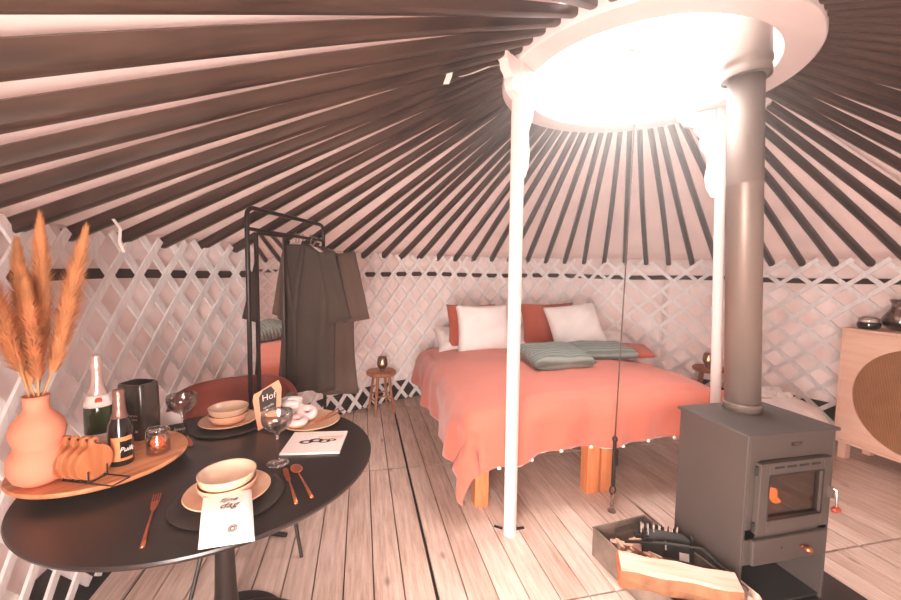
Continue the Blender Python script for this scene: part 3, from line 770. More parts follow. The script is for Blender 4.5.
# candle bowl and vase on it
bw_ = thing('candle_bowl', 'low dark glass bowl with clear glass rim, on the rattan sideboard', 'bowl', (3.96, 2.33, 1.087))
b = MB(); b.lathe([(0, 0), (.052, 0), (.066, .012), (.072, .03), (.068, .052), (.062, .055), (0, .05)], n=32); b.build('dark_bowl', 'bottle_dark', bw_, smooth='auto')
b = MB(); b.lathe([(.06, .055), (.062, .06), (.06, .085), (.04, .095), (.035, .1), (0, .1)], n=32); b.build('glass_lid', 'clear', bw_, smooth=True, solid=.002)
b = MB(); b.cyl((0, 0, .056), (0, 0, .074), .055, n=28); b.build('wax_fill', 'wax', bw_, smooth='auto')
vs = thing('smoked_vase', 'smoky brown glass vase on the rattan sideboard at the right edge', 'vase', (4.115, 2.225, 1.087))
b = MB(); b.lathe([(0, 0), (.05, 0), (.10, .03), (.115, .07), (.09, .12), (.06, .17), (.055, .20), (.07, .24), (.066, .24), (.05, .2), (.056, .17), (.085, .12), (.108, .07), (0, .02)], n=36); b.build('vase_body', 'smoke', vs, smooth=True)
b = MB(); b.lathe([(0, .021), (.09, .035), (.106, .062), (0, .062)], n=36); b.build('dark_fill', 'bottle_dark', vs, smooth='auto')

# ------------------------------------------------------------------ clothes rack, mirror, robes
A = V((-.60, 2.33)); B = V((-.28, 3.13)); ax = (B-A).normalized(); Lr = (B-A).length
rk = thing('clothes_rack', 'tall black metal clothes rack holding two dark robes', 'clothes rack', (A.x, A.y, 0), math.atan2(ax.y, ax.x))
b = MB(); pth = [(0, 0, .03), (0, 0, 1.78)] + [(.05-.05*math.cos(a), 0, 1.78+.05*math.sin(a)) for a in (PI/6, PI/3, PI/2)] + [(Lr-.05+.05*math.sin(a), 0, 1.78+.05*math.cos(a)) for a in (0, PI/6, PI/3, PI/2)] + [(Lr, 0, .03)]
b.tube(pth, .0125, 10); b.build('rack_frame', 'blackmetal', rk, smooth=True)
b = MB(); b.cyl((0, 0, 1.715), (Lr, 0, 1.715), .010, n=10); b.build('hanging_rail', 'blackmetal', rk, smooth='auto')
for x in (0, Lr):
    b = MB(); b.cyl((x, -.2, .015), (x, .2, .015), .013, n=10); b.build('rack_foot', 'blackmetal', rk, smooth='auto')
b = MB(); b.cyl((0, 0, .1), (Lr, 0, .1), .01, n=10); b.build('lower_rail', 'blackmetal', rk, smooth='auto')
mA = V((-.585, 2.45)); mB = V((-.475, 2.63)); mx_ = (mB-mA).normalized(); Lm = (mB-mA).length
mr = thing('standing_mirror', 'tall narrow standing mirror with thin black frame beside the robes', 'mirror', (mA.x, mA.y, 0), math.atan2(mx_.y, mx_.x))
b = MB(); b.box((Lm/2, 0, .90), (Lm, .008, 1.62)); b.build('mirror_glass', 'mirror', mr)
b = MB(); b.box((0, 0, .85), (.014, .022, 1.71)); b.box((Lm/2, 0, 1.70), (Lm, .022, .014)); b.box((Lm/2, 0, .08), (Lm, .022, .014)); b.box((Lm, 0, .85), (.010, .02, 1.71)); b.build('mirror_frame', 'blackmetal', mr, bevel=.002)

def robe(t, label, m, W, zb, seed, yaw=0, sleeve=(1, 1)):
    p = A + ax*Lr*t
    if 'brown' in m: p = p + V((ax.y, -ax.x))*.02
    r = thing('robe', label, 'robe', (p.x, p.y, 1.68), math.atan2(ax.y, ax.x)-PI/2+yaw)
    # local x across the shoulders, y depth, z down from the shoulder point
    H = 1.68-zb; rows = 26; n = 44; b = MB(); prev = None
    for i in range(rows+1):
        s = i/rows; z = -.02-(H-.02)*s
        if s < .08: w = .09+(W-.09)*math.sin(s/.08*PI/2)**.8
        else: w = W*(1-.06*math.sin((s-.08)*PI*.6)) + .05*s
        th = .05+.05*s; 
        ring = []
        for k in range(n):
            a = 2*PI*k/n; fold = 1+.32*s*math.sin(a*7+seed)+.18*s*math.sin(a*11+seed*2+s*3)
            dz = (-.075*abs(math.cos(a))**2.2*(s/.08)) if s < .08 else -.075*abs(math.cos(a))**2.2*(1-(s-.08))
            ring.append(V((w*math.copysign(abs(math.cos(a))**.8, math.cos(a)) + .02*math.sin(s*4+seed)*s, th*math.sin(a)*fold, z+dz)))
        ring = b.ring(ring)
        if prev: b.bridge(prev, ring)
        else: b.face(ring)
        prev = ring
    b.face(prev[::-1]); b.build('robe_body', m, r, smooth=True)
    for sg in (-1, 1):
        b = MB(); prev = None
        for i in range(13):
            s = i/12; c = V((sg*(W-.06+.07*s), 0, -.07-.46*s)); w = .075+.04*s; dd = V((sg*.2, 0, -1)).normalized(); sx = V((1, 0, sg*.2)).normalized()
            ring = b.ring([c + sx*w*math.cos(2*PI*k/20) + V((0, 1, 0))*(.045)*math.sin(2*PI*k/20)*(1+.3*math.sin(4*PI*k/20*2+seed)) for k in range(20)])
            if prev: b.bridge(prev, ring)
            else: b.face(ring)
            prev = ring
        b.face(prev[::-1]); b.build('sleeve', m, r, smooth=True)
    b = MB()
    for sg in (-1, 1):
        b.tube([(sg*.055, -.0, .0), (sg*.06, -.062, -.06), (sg*.03, -.085, -.28), (0.01, -.095, -.5), (.015, -.11, -H+.06)], .018, 8, flat=.5)
    b.build('collar', m, r, smooth=True)
    b = MB(); b.tube([(-.085, -.10, -.52), (.0, -.115, -.53), (.09, -.10, -.53)], .012, 6)
    h = thing('coat_hanger', 'coat hanger with steel hook inside the ' + ('grey' if 'grey' in m else 'brown') + ' robe', 'hanger', (p.x, p.y, 1.68), math.atan2(ax.y, ax.x)-PI/2+yaw)
    b.bm.free()
    b = MB(); b.tube([(-.2, 0, -.085), (-.1, 0, -.035), (0, 0, -.012), (.1, 0, -.035), (.2, 0, -.085)], .008, 8); b.build('hanger_bar', 'white', h, smooth=True)
    b = MB(); b.tube([(0, 0, -.012), (0, 0, .02), (0, .012, .03), (0, .017, .045), (0, .008, .056), (0, -.008, .056), (0, -.017, .042)], .003, 6); b.build('hanger_hook', 'steel', h, smooth=True)
robe(.56, 'dark grey linen robe hanging on the rack, the left and nearer one', 'robe_grey', .235, .70, 1.0, .2)
robe(.74, 'brown linen robe hanging on the rack, the right one with wide sleeve', 'robe_brown', .325, .66, 2.6, -.1)
for i, t in enumerate((.60, .66, .84, .88)):
    p = A + ax*Lr*t; h = thing('coat_hanger', 'empty white coat hanger on the rack rail beside the robes', 'hanger', (p.x, p.y, 1.68), math.atan2(ax.y, ax.x)-PI/2+.1*i, 'empty hangers on the rack')
    b = MB(); b.tube([(-.19, 0, -.085), (-.1, 0, -.035), (0, 0, -.012), (.1, 0, -.035), (.19, 0, -.085), (-.19, 0, -.085)], .005, 6); b.build('hanger_bar', 'white', h, smooth=True)
    b = MB(); b.tube([(0, 0, -.012), (0, 0, .02), (0, .012, .03), (0, .017, .045), (0, .008, .056), (0, -.008, .056), (0, -.017, .042)], .003, 6); b.build('hanger_hook', 'steel', h, smooth=True)

# ------------------------------------------------------------------ velvet chair
fd = V((.37, -.93)).normalized(); cc = V((-.535, 1.99)) - fd*.27
ch = thing('velvet_chair', 'rust-brown velvet chair with rounded back behind the table', 'chair', (cc.x, cc.y, 0), math.atan2(fd.y, fd.x)+PI/2)
# local: front = -y
b = MB(); b.lathe([(0, .41), (.22, .41), (.25, .43), (.255, .46), (.24, .485), (.15, .495), (0, .5)], n=36, sx=1.0, sy=.95); b.build('seat', 'velvet', ch, smooth=True)
b = MB(); n = 24
def back(u, v):
    a = math.radians(200-220*u) if False else math.radians(8+164*u)
    e = max(0, 1-abs(2*u-1)**5)**.5
    z0 = .50; z1 = .52+.35*e
    z = z0+(z1-z0)*v; rr = .275+.045*v
    return V((math.cos(a)*rr*1.02, math.sin(a)*rr*.85+.0, z))
b.grid(back, 30, 8); b.build('backrest', 'velvet', ch, smooth=True, solid=.05, bevel=0, sub=1)
def to_local(o, p):
    return (Matrix.Translation(o.location) @ Matrix.Rotation(o.rotation_euler.z, 4, 'Z')).inverted() @ V(p)
for p0, p1 in (((-.40, 2.2, .42), (-.31, 2.08, 0)), ((-.70, 2.1, .42), (-.76, 1.90, 0)), ((-.56, 2.40, .42), (-.52, 2.56, 0)), ((-.80, 2.3, .42), (-.92, 2.40, 0))):
    b = MB(); b.cyl(to_local(ch, p0), to_local(ch, p1), .011, .009, 8); b.build('leg', 'blackmetal', ch, smooth='auto')
# black stool tucked under the near side of the table
bs = thing('black_stool', 'round black seat tucked under the near edge of the table', 'stool', (-.33, 1.10, 0))
b = MB(); b.lathe([(0, .42), (.18, .42), (.2, .43), (.2, .445), (.185, .455), (0, .455)], n=40); b.build('seat', 'black', bs, smooth='auto')
for i in range(4):
    a = PI/4+i*PI/2; b = MB(); b.cyl((.13*math.cos(a), .13*math.sin(a), .42), (.17*math.cos(a), .17*math.sin(a), 0), .010, n=8); b.build('leg', 'blackmetal', bs, smooth='auto')

# ------------------------------------------------------------------ dining table
TC = V((-.54, 1.67)); TR = .578
tb = thing('round_table', 'large round black dining table laid for two in the left foreground', 'table', (TC.x, TC.y, 0))
b = MB(); b.lathe([(0, .728), (TR-.02, .728), (TR-.004, .735), (TR, .744), (TR-.003, .75), (0, .75)], n=96); b.build('tabletop', 'black', tb, smooth='auto')
b = MB(); b.lathe([(0, .012), (.07, .02), (.055, .06), (.040, .2), (.030, .5), (.028, .69), (.10, .715), (.10, .728), (0, .728)], n=32); b.build('pedestal', 'blackmetal', tb, smooth='auto')
b = MB(); b.lathe([(0, 0), (.22, 0), (.225, .008), (.2, .014), (0, .018)], n=48); b.build('base_plate', 'blackmetal', tb, smooth='auto')

# raised serving board
bc = V((-.925, 1.655)); 
bd = thing('serving_board', 'raised oval wooden serving board at the left of the table', 'serving board', (bc.x, bc.y, .75), math.radians(45))
b = MB(); b.lathe([(0, .030), (.24, .030), (.253, .036), (.256, .043), (.252, .05), (0, .05)], n=72, sx=1.0, sy=.98); b.build('board', 'boardwood', bd, smooth='auto')
for a in (.3, 1.9, 3.4, 5.2):
    b = MB(); b.cyl((.17*math.cos(a), .17*math.sin(a), 0), (.17*math.cos(a), .17*math.sin(a), .031), .012, n=12); b.build('foot', 'blackmetal', bd, smooth='auto')
ZB = .8
# vase + pampas
vz = thing('terracotta_vase', 'peach terracotta double-bulb vase holding pampas grass', 'vase', (-1.02, 1.50, ZB))
b = MB(); b.lathe([(0, 0), (.055, 0), (.082, .02), (.098, .055), (.095, .09), (.078, .118), (.072, .126), (.080, .145), (.086, .17), (.078, .2), (.055, .225), (.040, .24), (.038, .27), (.042, .285), (.036, .285), (.032, .26), (.033, .24), (0, .2)], n=48, sx=.8, sy=.8); b.build('vase_body', 'terra', vz, smooth=True)
import_cam_pts = None
def pampas(top, low, label, seed, wid=.032):
    rnd = random.Random(seed)
    base = V((-1.02, 1.50, ZB+.205)) + V((rnd.uniform(-.012, .012), rnd.uniform(-.012, .012), 0))
    r = thing('pampas_grass', label, 'dried grass', base)
    top = V(top)-base; low = V(low)-base
    b = MB(); b.tube([(0, 0, 0), low*.5, low, low.lerp(top, .5)], .0035, 7); b.build('stem', 'stalk', r, smooth=True)
    b = MB(); n = 14
    pts = []; rs = []
    for i in range(n+1):
        s = i/n; bend = V((rnd.uniform(-1, 1), rnd.uniform(-1, 1), 0))*.003
        pts.append(low.lerp(top, s)+bend); rs.append(max(.0015, wid*.35*math.sin(PI*min(1, s*.9+.08))**.8*(1-s*.35)))
    b.tube(pts, .01, 10, rs=rs)
    dd = (top-low).normalized(); x, y, _ = frame_from(dd); L = (top-low).length
    for i in range(3600):
        s = rnd.random(); c = low.lerp(top, s); a = rnd.uniform(0, 2*PI)
        w = wid*(math.sin(PI*min(1, s*.85+.12))**.7)*(1-.35*s)
        q = x*math.cos(a)+y*math.sin(a); p0 = c + q*w*.25; p1 = c + q*w*rnd.uniform(.5, 1.25) + dd*L*rnd.uniform(.05, .13) + V((0, 0, -.006*rnd.random()))
        sd = dd.cross(q)*.0017; v = [b.bm.verts.new(z) for z in (p0-sd, p0+sd, p1)]; b.face(v)
    b.build('plume', 'pampas', r)
pampas((-1.06, 1.40, 1.50), (-1.035, 1.475, 1.17), 'leftmost pampas plume in the terracotta vase', 1, .06)
pampas((-1.085, 1.56, 1.56), (-1.033, 1.50, 1.12), 'second pampas plume from the left in the terracotta vase', 2, .055)
pampas((-1.012, 1.548, 1.64), (-1.008, 1.52, 1.22), 'tallest, middle pampas plume in the terracotta vase', 3, .045)
pampas((-.90, 1.559, 1.60), (-.99, 1.527, 1.15), 'rightmost pampas plume leaning right out of the terracotta vase', 4, .052)
pampas((-.985, 1.44, 1.44), (-1.005, 1.49, 1.14), 'shortest pampas plume at the front of the terracotta vase', 5, .045)

# small round boards in a wire stand
nrm = V((.93, -.37, 0)).normalized(); ang = math.atan2(nrm.y, nrm.x)
names = ['front, largest-looking small round wooden board in the wire stand', 'second small round wooden board behind the front one in the wire stand',
         'third small round wooden board in the wire stand', 'rearmost small round wooden board, nearest the terracotta vase']
pb = V((-.858, 1.480, ZB+.004)); first = None
for i in range(4):
    if first is None:
        r = thing('serving_paddle', names[0], 'small board', pb, ang, 'small round boards in the wire stand'); first = r
        b = MB(); mtp = Matrix.Rotation(PI/2, 4, 'Y')
        n = 40; poly = []
        for k in range(n):
            a = 2*PI*k/n
            z, yy = .056+.056*math.sin(a), .056*math.cos(a); poly.append((z, yy))
        top = [(.112, .013), (.128, .012), (.137, .008), (.14, 0), (.137, -.008), (.128, -.012), (.112, -.013)]
        pts = [p for p in poly if not (p[0] > .106)]
                # order starting on the left of the handle, around the bottom
        outl = [p for p in pts if p[1] > 0]; outl.sort(key=lambda p: -p[0])
        outr = [p for p in pts if p[1] <= 0]; outr.sort(key=lambda p: p[0])
        pg = [(-z, yy) for z, yy in outl+outr+top[::-1]]
        b.prism(pg, -.007, .007, mt=mtp); b.build('board', 'paddle', r, bevel=.002)
        b = MB(); b.cyl((.0072, 0, .127), (.0085, 0, .127), .004, n=10); b.build('hole', 'blackmetal', r)
    else:
        dup(first, pb - nrm*.026*i + V((-.006*i, 0, 0)), ang+.05*i, names[i])
r = thing('board_stand', 'black wire stand holding the small round boards', 'stand', (pb.x, pb.y, ZB), ang)
b = MB()
for x in (.011, -.013, -.037, -.061, -.085):
    b.tube([(x, -.03, .003), (x, -.03, .04)], .0022, 6); b.tube([(x, .03, .003), (x, .03, .04)], .0022, 6); b.tube([(x, -.03, .003), (x, .03, .003)], .0022, 6)
for yy in (-.03, .03): b.tube([(-.09, yy, .003), (.10, yy, .003)], .0025, 6)
b.tube([(.10, -.03, .003), (.10, .03, .003)], .0025, 6); b.tube([(-.085, 0, .12), (.03, 0, .125)], .0018, 6); b.tube([(-.085, 0, .003), (-.085, 0, .12)], .0022, 6)
b.build('wire_frame', 'blackmetal', r)

# bottles
r = thing('champagne_bottle', 'tall green sparkling wine bottle with silver foil neck', 'bottle', (-1.0, 1.765, ZB))
b = MB(); b.lathe([(0, 0), (.042, 0), (.046, .006), (.046, .14), (.044, .165), (.035, .195), (.022, .225), (.017, .25), (.0155, .31), (0, .31)], n=36); b.build('bottle_glass', 'bottle_green', r, smooth='auto')
b = MB(); b.lathe([(.0385, .186), (.0325, .206), (.0232, .232), (.0178, .258), (.0165, .31), (.0185, .315), (.0185, .335), (.0165, .345), (.0175, .352), (.013, .36), (0, .362)], n=32); b.build('foil', 'foil', r, smooth='auto')
b = MB(); b.lathe([(.0455, .163), (.0445, .172), (.0375, .195), (.033, .207)], n=32); b.build('neck_label', 'paper', r, smooth=True, solid=.001)
b = MB(); b.lathe([(.0465, .015), (.0465, .06)], n=32); b.build('label', 'paper', r, smooth=True, solid=.0008)
b = MB(); dv = V((.5, -.86, 0)); b.cyl(dv*.036+V((0, 0, .192)), dv*.044+V((0, 0, .188)), .011, n=14); b.build('seal', 'redseal', r)
r = thing('dark_small_bottle', 'short dark bottle with black and orange label, front of the green bottle', 'bottle', (-.84, 1.592, ZB), math.radians(-58))
b = MB(); b.lathe([(0, 0), (.034, 0), (.037, .006), (.037, .12), (.034, .145), (.022, .175), (.017, .20), (.016, .25), (0, .25)], n=36); b.build('bottle_glass', 'bottle_dark', r, smooth='auto')
b = MB(); b.lathe([(.0265, .168), (.021, .182), (.0185, .205), (.0175, .245), (.0185, .25), (.0185, .262), (.015, .268), (0, .269)], n=32); b.build('foil', 'copperfoil', r, smooth='auto')
b = MB(); b.grid(lambda u, v: V((.0376*math.cos(-.9+1.8*u), .0376*math.sin(-.9+1.8*u), .02+.085*v)), 14, 1); b.build('label', 'orange', r, smooth=True)
b = MB(); b.grid(lambda u, v: V((.0382*math.cos(-.15+1.0*u), .0382*math.sin(-.15+1.0*u), .03+.06*v)), 12, 1); b.build('label_patch', 'bottle_dark', r, smooth=True)
a_ = .28
mt = Matrix.Translation((.0392*math.cos(a_), .0392*math.sin(a_), .06)) @ Matrix.Rotation(a_+PI/2, 4, 'Z') @ Matrix.Rotation(PI/2, 4, 'X')
text('label_lettering', 'Puik', .024, 'paper', r, None, None, .0004, .3, mt)
# smoked cooler box
r = thing('drinks_cooler', 'dark smoky rounded cooler box behind the bottles, small white print', 'cooler', (-.90, 1.84, ZB), math.radians(-20))
b = MB(); rr = [(math.copysign(abs(math.cos(t))**.45, math.cos(t)), math.copysign(abs(math.sin(t))**.45, math.sin(t))) for t in [2*PI*i/36 for i in range(36)]]
prev = None
for z, w in ((0, .92), (.01, .98), (.1, 1), (.2, .98), (.222, .94), (.228, .9), (.228, .82), (.02, .86)):
    ring = b.ring([(x*.062*w, y*.052*w, z) for x, y in rr])
    if prev: b.bridge(prev, ring)
    else: b.face(ring)
    prev = ring
b.face(prev[::-1]); b.build('cooler_body', 'coolbag', r, smooth='auto')
for i, (s, z) in enumerate((('hey you', .105), ('cheers', .09), ('est. 20', .04))):
    text('print', s, .014, 'paper', r, (.025, -.0535, z), (PI/2, 0, 0), .0003, .3)
# sweets jar
r = thing('sweets_jar', 'small clip-top glass jar of orange sweets on the serving board', 'jar', (-.752, 1.655, ZB))
b = MB(); b.lathe([(0, .0), (.034, 0), (.038, .006), (.038, .06), (.03, .072), (.03, .08), (.0275, .08), (.0275, .072), (.0355, .059), (.0355, .008), (0, .006)], n=32); b.build('glass_body', 'clear', r, smooth=True)
b = MB(); b.lathe([(0, .084), (.03, .084), (.032, .088), (.030, .096), (.015, .10), (0, .10)], n=32); b.build('glass_lid', 'clear', r, smooth=True)
b = MB(); b.tube([(.032*math.cos(t), .032*math.sin(t), .078) for t in [2*PI*i/24 for i in range(24)]], .0014, 6, closed=True); b.tube([(.033, 0, .078), (.042, 0, .09), (.03, 0, .103), (0, 0, .104), (-.03, 0, .1), (-.04, 0, .08), (-.042, .0, .05)], .0014, 6); b.build('wire_clip', 'steel', r)
b = MB()
for i in range(70):
    q = .028*random.random()**.5; t = random.random()*2*PI; b.sphere((q*math.cos(t), q*math.sin(t), .012+.044*random.random()), .0065, 7, 5, (1.1, 1, .8))
o = b.build('sweets', 'sweets', smooth=True, loc=(-.752, 1.655, ZB)); o['kind'] = 'stuff'; tag(o, 'orange sweets filling the clip-top jar', 'sweets')
# black booklet and card beyond the board
b = MB(); b.box((0, 0, .006), (.11, .06, .012)); o = b.build('black_box', 'plasticblack', bevel=.002); o.location = (-.74, 1.985-.03, .78); o.rotation_euler = (math.radians(38), 0, math.radians(22))
o.location = (-.815, 1.925, .775); tag(o, 'small black box with white script behind the sweets jar', 'box')
text('lettering', 'love', .026, 'paper', o, (.02, .0, .0125), (0, 0, 0), .0003, .4)
b = MB(); b.box((0, 0, 0), (.085, .002, .06)); o = b.build('white_card', 'paper'); o.location = (-.86, 2.02, .805); o.rotation_euler = (math.radians(-14), 0, math.radians(24))
tag(o, 'white card standing behind the small black box', 'card')

# coupes
def coupe(loc, label):
    r = thing('coupe_glass', label, 'glass', loc)
    b = MB(); b.lathe([(0, 0), (.040, 0), (.041, .002), (.03, .004), (.008, .008), (.0045, .02), (.004, .09), (.006, .115), (.012, .125), (.035, .138), (.052, .158), (.058, .185), (.056, .205),
                       (.0545, .205), (.0565, .185), (.0505, .16), (.033, .141), (.0, .131)], n=40); b.build('glass_body', 'clear', r, smooth=True)
coupe((-.318, 1.585, .7505), 'empty coupe glass beside the booklet')
coupe((-.755, 1.872, .7505), 'empty coupe glass behind the serving board, left of the velvet chair')

# place settings
def disc(name, loc, prof, m, label, cat):
    b = MB(); b.lathe(prof, n=56); o = b.build(name, m, smooth='auto', loc=loc); return tag(o, label, cat)
def setting(x, y, where):
    disc('charger_plate', (x, y, .7505), [(0, 0), (.155, 0), (.165, .004), (.166, .008), (.16, .010), (.15, .008), (0, .008)], 'charger', 'flat dark round charger under the ' + where + ' place setting', 'charger plate')
    disc('dinner_plate', (x-.005, y+.015, .760), [(0, 0), (.07, 0), (.118, .010), (.128, .016), (.126, .019), (.112, .014), (.07, .006), (0, .005)], 'plate', 'beige stoneware plate of the ' + where + ' place setting', 'plate')
    disc('peach_bowl', (x-.005, y+.01, .7665), [(0, 0), (.052, 0), (.068, .006), (.084, .03), (.087, .042), (.085, .044), (.08, .034), (.06, .012), (0, .008)], 'peach', 'peach lower bowl of the stack in the ' + where + ' place setting', 'bowl')
    r = thing('soup_bowl', 'cream glazed bowl on top of the stack in the ' + where + ' place setting', 'bowl', (x-.005, y+.01, .789))
    r.scale = (.95, .95, .92)
    b = MB(); b.lathe([(0, 0), (.05, 0), (.066, .008), (.084, .028), (.090, .05), (.091, .054)], n=56); b.build('bowl_outside', 'plate', r, smooth=True)
    b = MB(); b.lathe([(.091, .054), (.089, .056), (.085, .052), (.078, .032), (.06, .014), (0, .008)], n=56); b.build('bowl_inside', 'bowlin', r, smooth=True)
    b = MB(); b.lathe([(.076, .0185), (.0795, .022)], n=56); b.build('dark_rim_line', 'ink', r, smooth=True, solid=.0012)
setting(-.425, 1.365, 'near')
setting(-.620, 2.03, 'far')

# napkin
ctl = [V((-.475, 1.30, .800)), V((-.343, 1.315, .800)), V((-.285, 1.112, .7635)), V((-.420, 1.105, .7635))]
def nap(u, v, off=0):
    p = ctl[0].lerp(ctl[1], u).lerp(ctl[3].lerp(ctl[2], u), v); p.z += off + .012*math.sin(v*PI)*(1 if v < .6 else 1) ; return p
b = MB(); b.grid(lambda u, v: nap(u, v), 8, 16); nk = b.build('napkin', 'paper', smooth=True, solid=.004); tag(nk, 'folded pink-white napkin with script text hanging over the near table edge', 'napkin')
def napmt(u, v):
    p = nap(u, v, .0035); ex = (nap(u+.05, v)-nap(u-.05, v)).normalized(); ey = (nap(u, v-.05)-nap(u, v+.05)).normalized(); ez = ex.cross(ey).normalized(); ey = ez.cross(ex)
    m = Matrix((ex, ey, ez)).transposed().to_4x4(); m.translation = p; return m
text('script_text', 'fijne', .028, 'ink', nk, None, None, .0003, .35, napmt(.52, .22))
text('script_text', 'dag', .036, 'ink', nk, None, None, .0003, .35, napmt(.52, .36))
b = MB(); mt_ = napmt(.6, .80); b.tube([mt_ @ V((.011*math.cos(t), .011*math.sin(t), .001)) for t in [2*PI*i/20 for i in range(20)]], .0009, 5, closed=True)
b.tube([mt_ @ V((.006*math.cos(t), .006*math.sin(t), .001)) for t in [2*PI*i/20 for i in range(20)]], .0014, 5, closed=True); b.build('round_stamp', 'ink', nk)

# cutlery
def cut(kind, p0, p1, label):
    # p0 = head end, p1 = handle end
    p0, p1 = V(p0), V(p1); L = (p1-p0).length; d2 = (p1-p0).normalized()
    r = thing(kind, label, kind, (p0.x, p0.y, .7505), math.atan2(d2.y, d2.x))
    b = MB(); b.tube([(L*.38, 0, .004), (L*.6, 0, .005), (L*.85, 0, .005), (L, 0, .004)], .004, 8, rs=[.0028, .004, .0055, .0062], flat=.55); b.build('handle', 'copper', r, smooth=True)
    b = MB()
    if kind == 'table_fork':
        b.prism([(L*.16, -.011), (L*.28, -.009), (L*.36, -.003), (L*.4, -.003), (L*.4, .003), (L*.36, .003), (L*.28, .009), (L*.16, .011)], .003, .005)
        for yy in (-.0095, -.0032, .0032, .0095): b.box((L*.08, yy, .0045), (L*.17, .0028, .002))
    elif kind == 'table_spoon': b.sphere((L*.13, 0, .006), 1, 18, 10, (L*.14, .021, .005)); b.tube([(L*.22, 0, .005), (L*.4, 0, .004)], .003, 8)
    else: b.prism([(0, 0), (L*.03, -.009), (L*.2, -.012), (L*.38, -.008), (L*.40, -.004), (L*.4, .004), (L*.38, .006), (L*.05, .008)], .003, .005)
    b.build('head', 'copper', r, smooth='auto')
cut('table_fork', (-.658, 1.43, 0), (-.572, 1.155, 0), 'copper fork left of the near place setting')
cut('table_knife', (-.282, 1.535, 0), (-.205, 1.285, 0), 'copper knife right of the near place setting')
cut('table_spoon', (-.252, 1.55, 0), (-.160, 1.31, 0), 'copper spoon at the far right of the near place setting')
cut('table_knife', (-.70, 1.80, 0), (-.795, 1.98+.02, 0), 'knife left of the far place setting, beside the coupe')

# booklet
bk = [V((-.322, 1.650, 0)), V((-.086, 1.622, 0)), V((-.068, 1.842, 0)), V((-.305, 1.865, 0))]
r = thing('booklet', 'white booklet with a brown drawing lying at the right of the table', 'booklet', (-.195, 1.745, .7505), math.atan2(-.028, .236))
b = MB(); b.box((0, 0, .004), (.236, .215, .008)); b.build('cover', 'paper', r, bevel=.001)
b = MB(); 
for i, (x, y, a, bb) in enumerate(((-.04, -.005, .028, .016), (0, .01, .03, .014), (.035, .0, .026, .016), (.065, .01, .02, .012))): b.lathe([(a, 0), (a*.6, .0002), (a*.55, .0002), (0, .0002)] if False else [(a*.95, .0082), (a, .0086), (a*.55, .0086), (a*.5, .0082)], c=(x, y, 0), n=22, sy=.62)
b.build('cover_drawing', 'ink', r)
b = MB(); b.box((.055, .045, .0083), (.11, .008, .0006), rz=.08); b.box((.06, .028, .0083), (.09, .005, .0006), rz=.12); b.build('drawing_shade', 'kraft', r)

# tent card
r = thing('greeting_card', 'tall peach card with black panel and white handwriting behind the coupe', 'card', (-.425, 1.935, .752), math.radians(10))
mt = Matrix.Rotation(math.radians(80), 4, 'X')
b = MB(); b.prism([(-.045, .0), (.05, .045), (.058, .19), (.045, .225), (-.062, .165), (-.066, .14)], -.001, .001, mt=mt); b.build('card_sheet', 'kraft', r)
b = MB(); b.prism([(-.035, .085), (.033, .085), (.036, .165), (.012, .20), (-.022, .182), (-.04, .15)], .0012, .0022, mt=mt); b.build('black_panel', 'ink', r)
mtt = mt @ Matrix.Translation((0, .15, .0028)) @ Matrix.Rotation(.25, 4, 'Z'); text('handwriting', 'Hof', .04, 'paper', r, None, None, .0004, .2, mtt)
mtt = mt @ Matrix.Translation((0, .108, .0028)) @ Matrix.Rotation(.4, 4, 'Z'); text('handwriting', 'van jullie', .014, 'paper', r, None, None, .0004, .2, mtt)
b = MB(); b.prism([(-.045, .0), (.05, .045), (.045, .16), (-.05, .13)], -.001, .001, mt=Matrix.Translation((0, .075, 0)) @ Matrix.Rotation(math.radians(108), 4, 'X')); b.build('card_back', 'kraft', r)

# donut plate
disc('dessert_plate', (-.245, 1.995, .7505), [(0, 0), (.08, 0), (.13, .009), (.138, .014), (.136, .017), (.12, .012), (.08, .005), (0, .005)], 'plate', 'beige plate of pink donuts at the far right of the table', 'plate')
def donut(loc, rx, ry, label):
    r = thing('donut', label, 'donut', loc); r.rotation_euler = (rx, ry, 0)
    b = MB(); b.lathe([(.031+.018*math.cos(t), .017*math.sin(t)) for t in [2*PI*i/16 for i in range(16)]], n=32, close=True); b.build('dough', 'dough', r, smooth=True)
    b = MB(); b.lathe([(.031+.0195*math.cos(t), .001+.0185*math.sin(t)) for t in [-.1+(PI+.2)*i/10 for i in range(11)]], n=32); b.build('icing', 'icing', r, smooth=True)
donut((-.30, 1.935, .782), .1, 0, 'pink iced donut at the front of the dessert plate')
donut((-.265, 2.01, .795), .35, .1, 'pink iced donut behind and leaning on the front donut')
for i, (p0, p1) in enumerate((((-.235, 1.93), (-.12, 2.10)), ((-.215, 1.925), (-.09, 2.08)))):
    b = MB(); b.tube([(p0[0], p0[1], .768), (p1[0], p1[1], .775)], .0035, 8); tag(b.build('pastry_fork_handle', 'copper', smooth=True), ['slim copper dessert fork on the donut plate, left one', 'slim copper dessert fork on the donut plate, right one'][i], 'fork').name = 'dessert_fork'

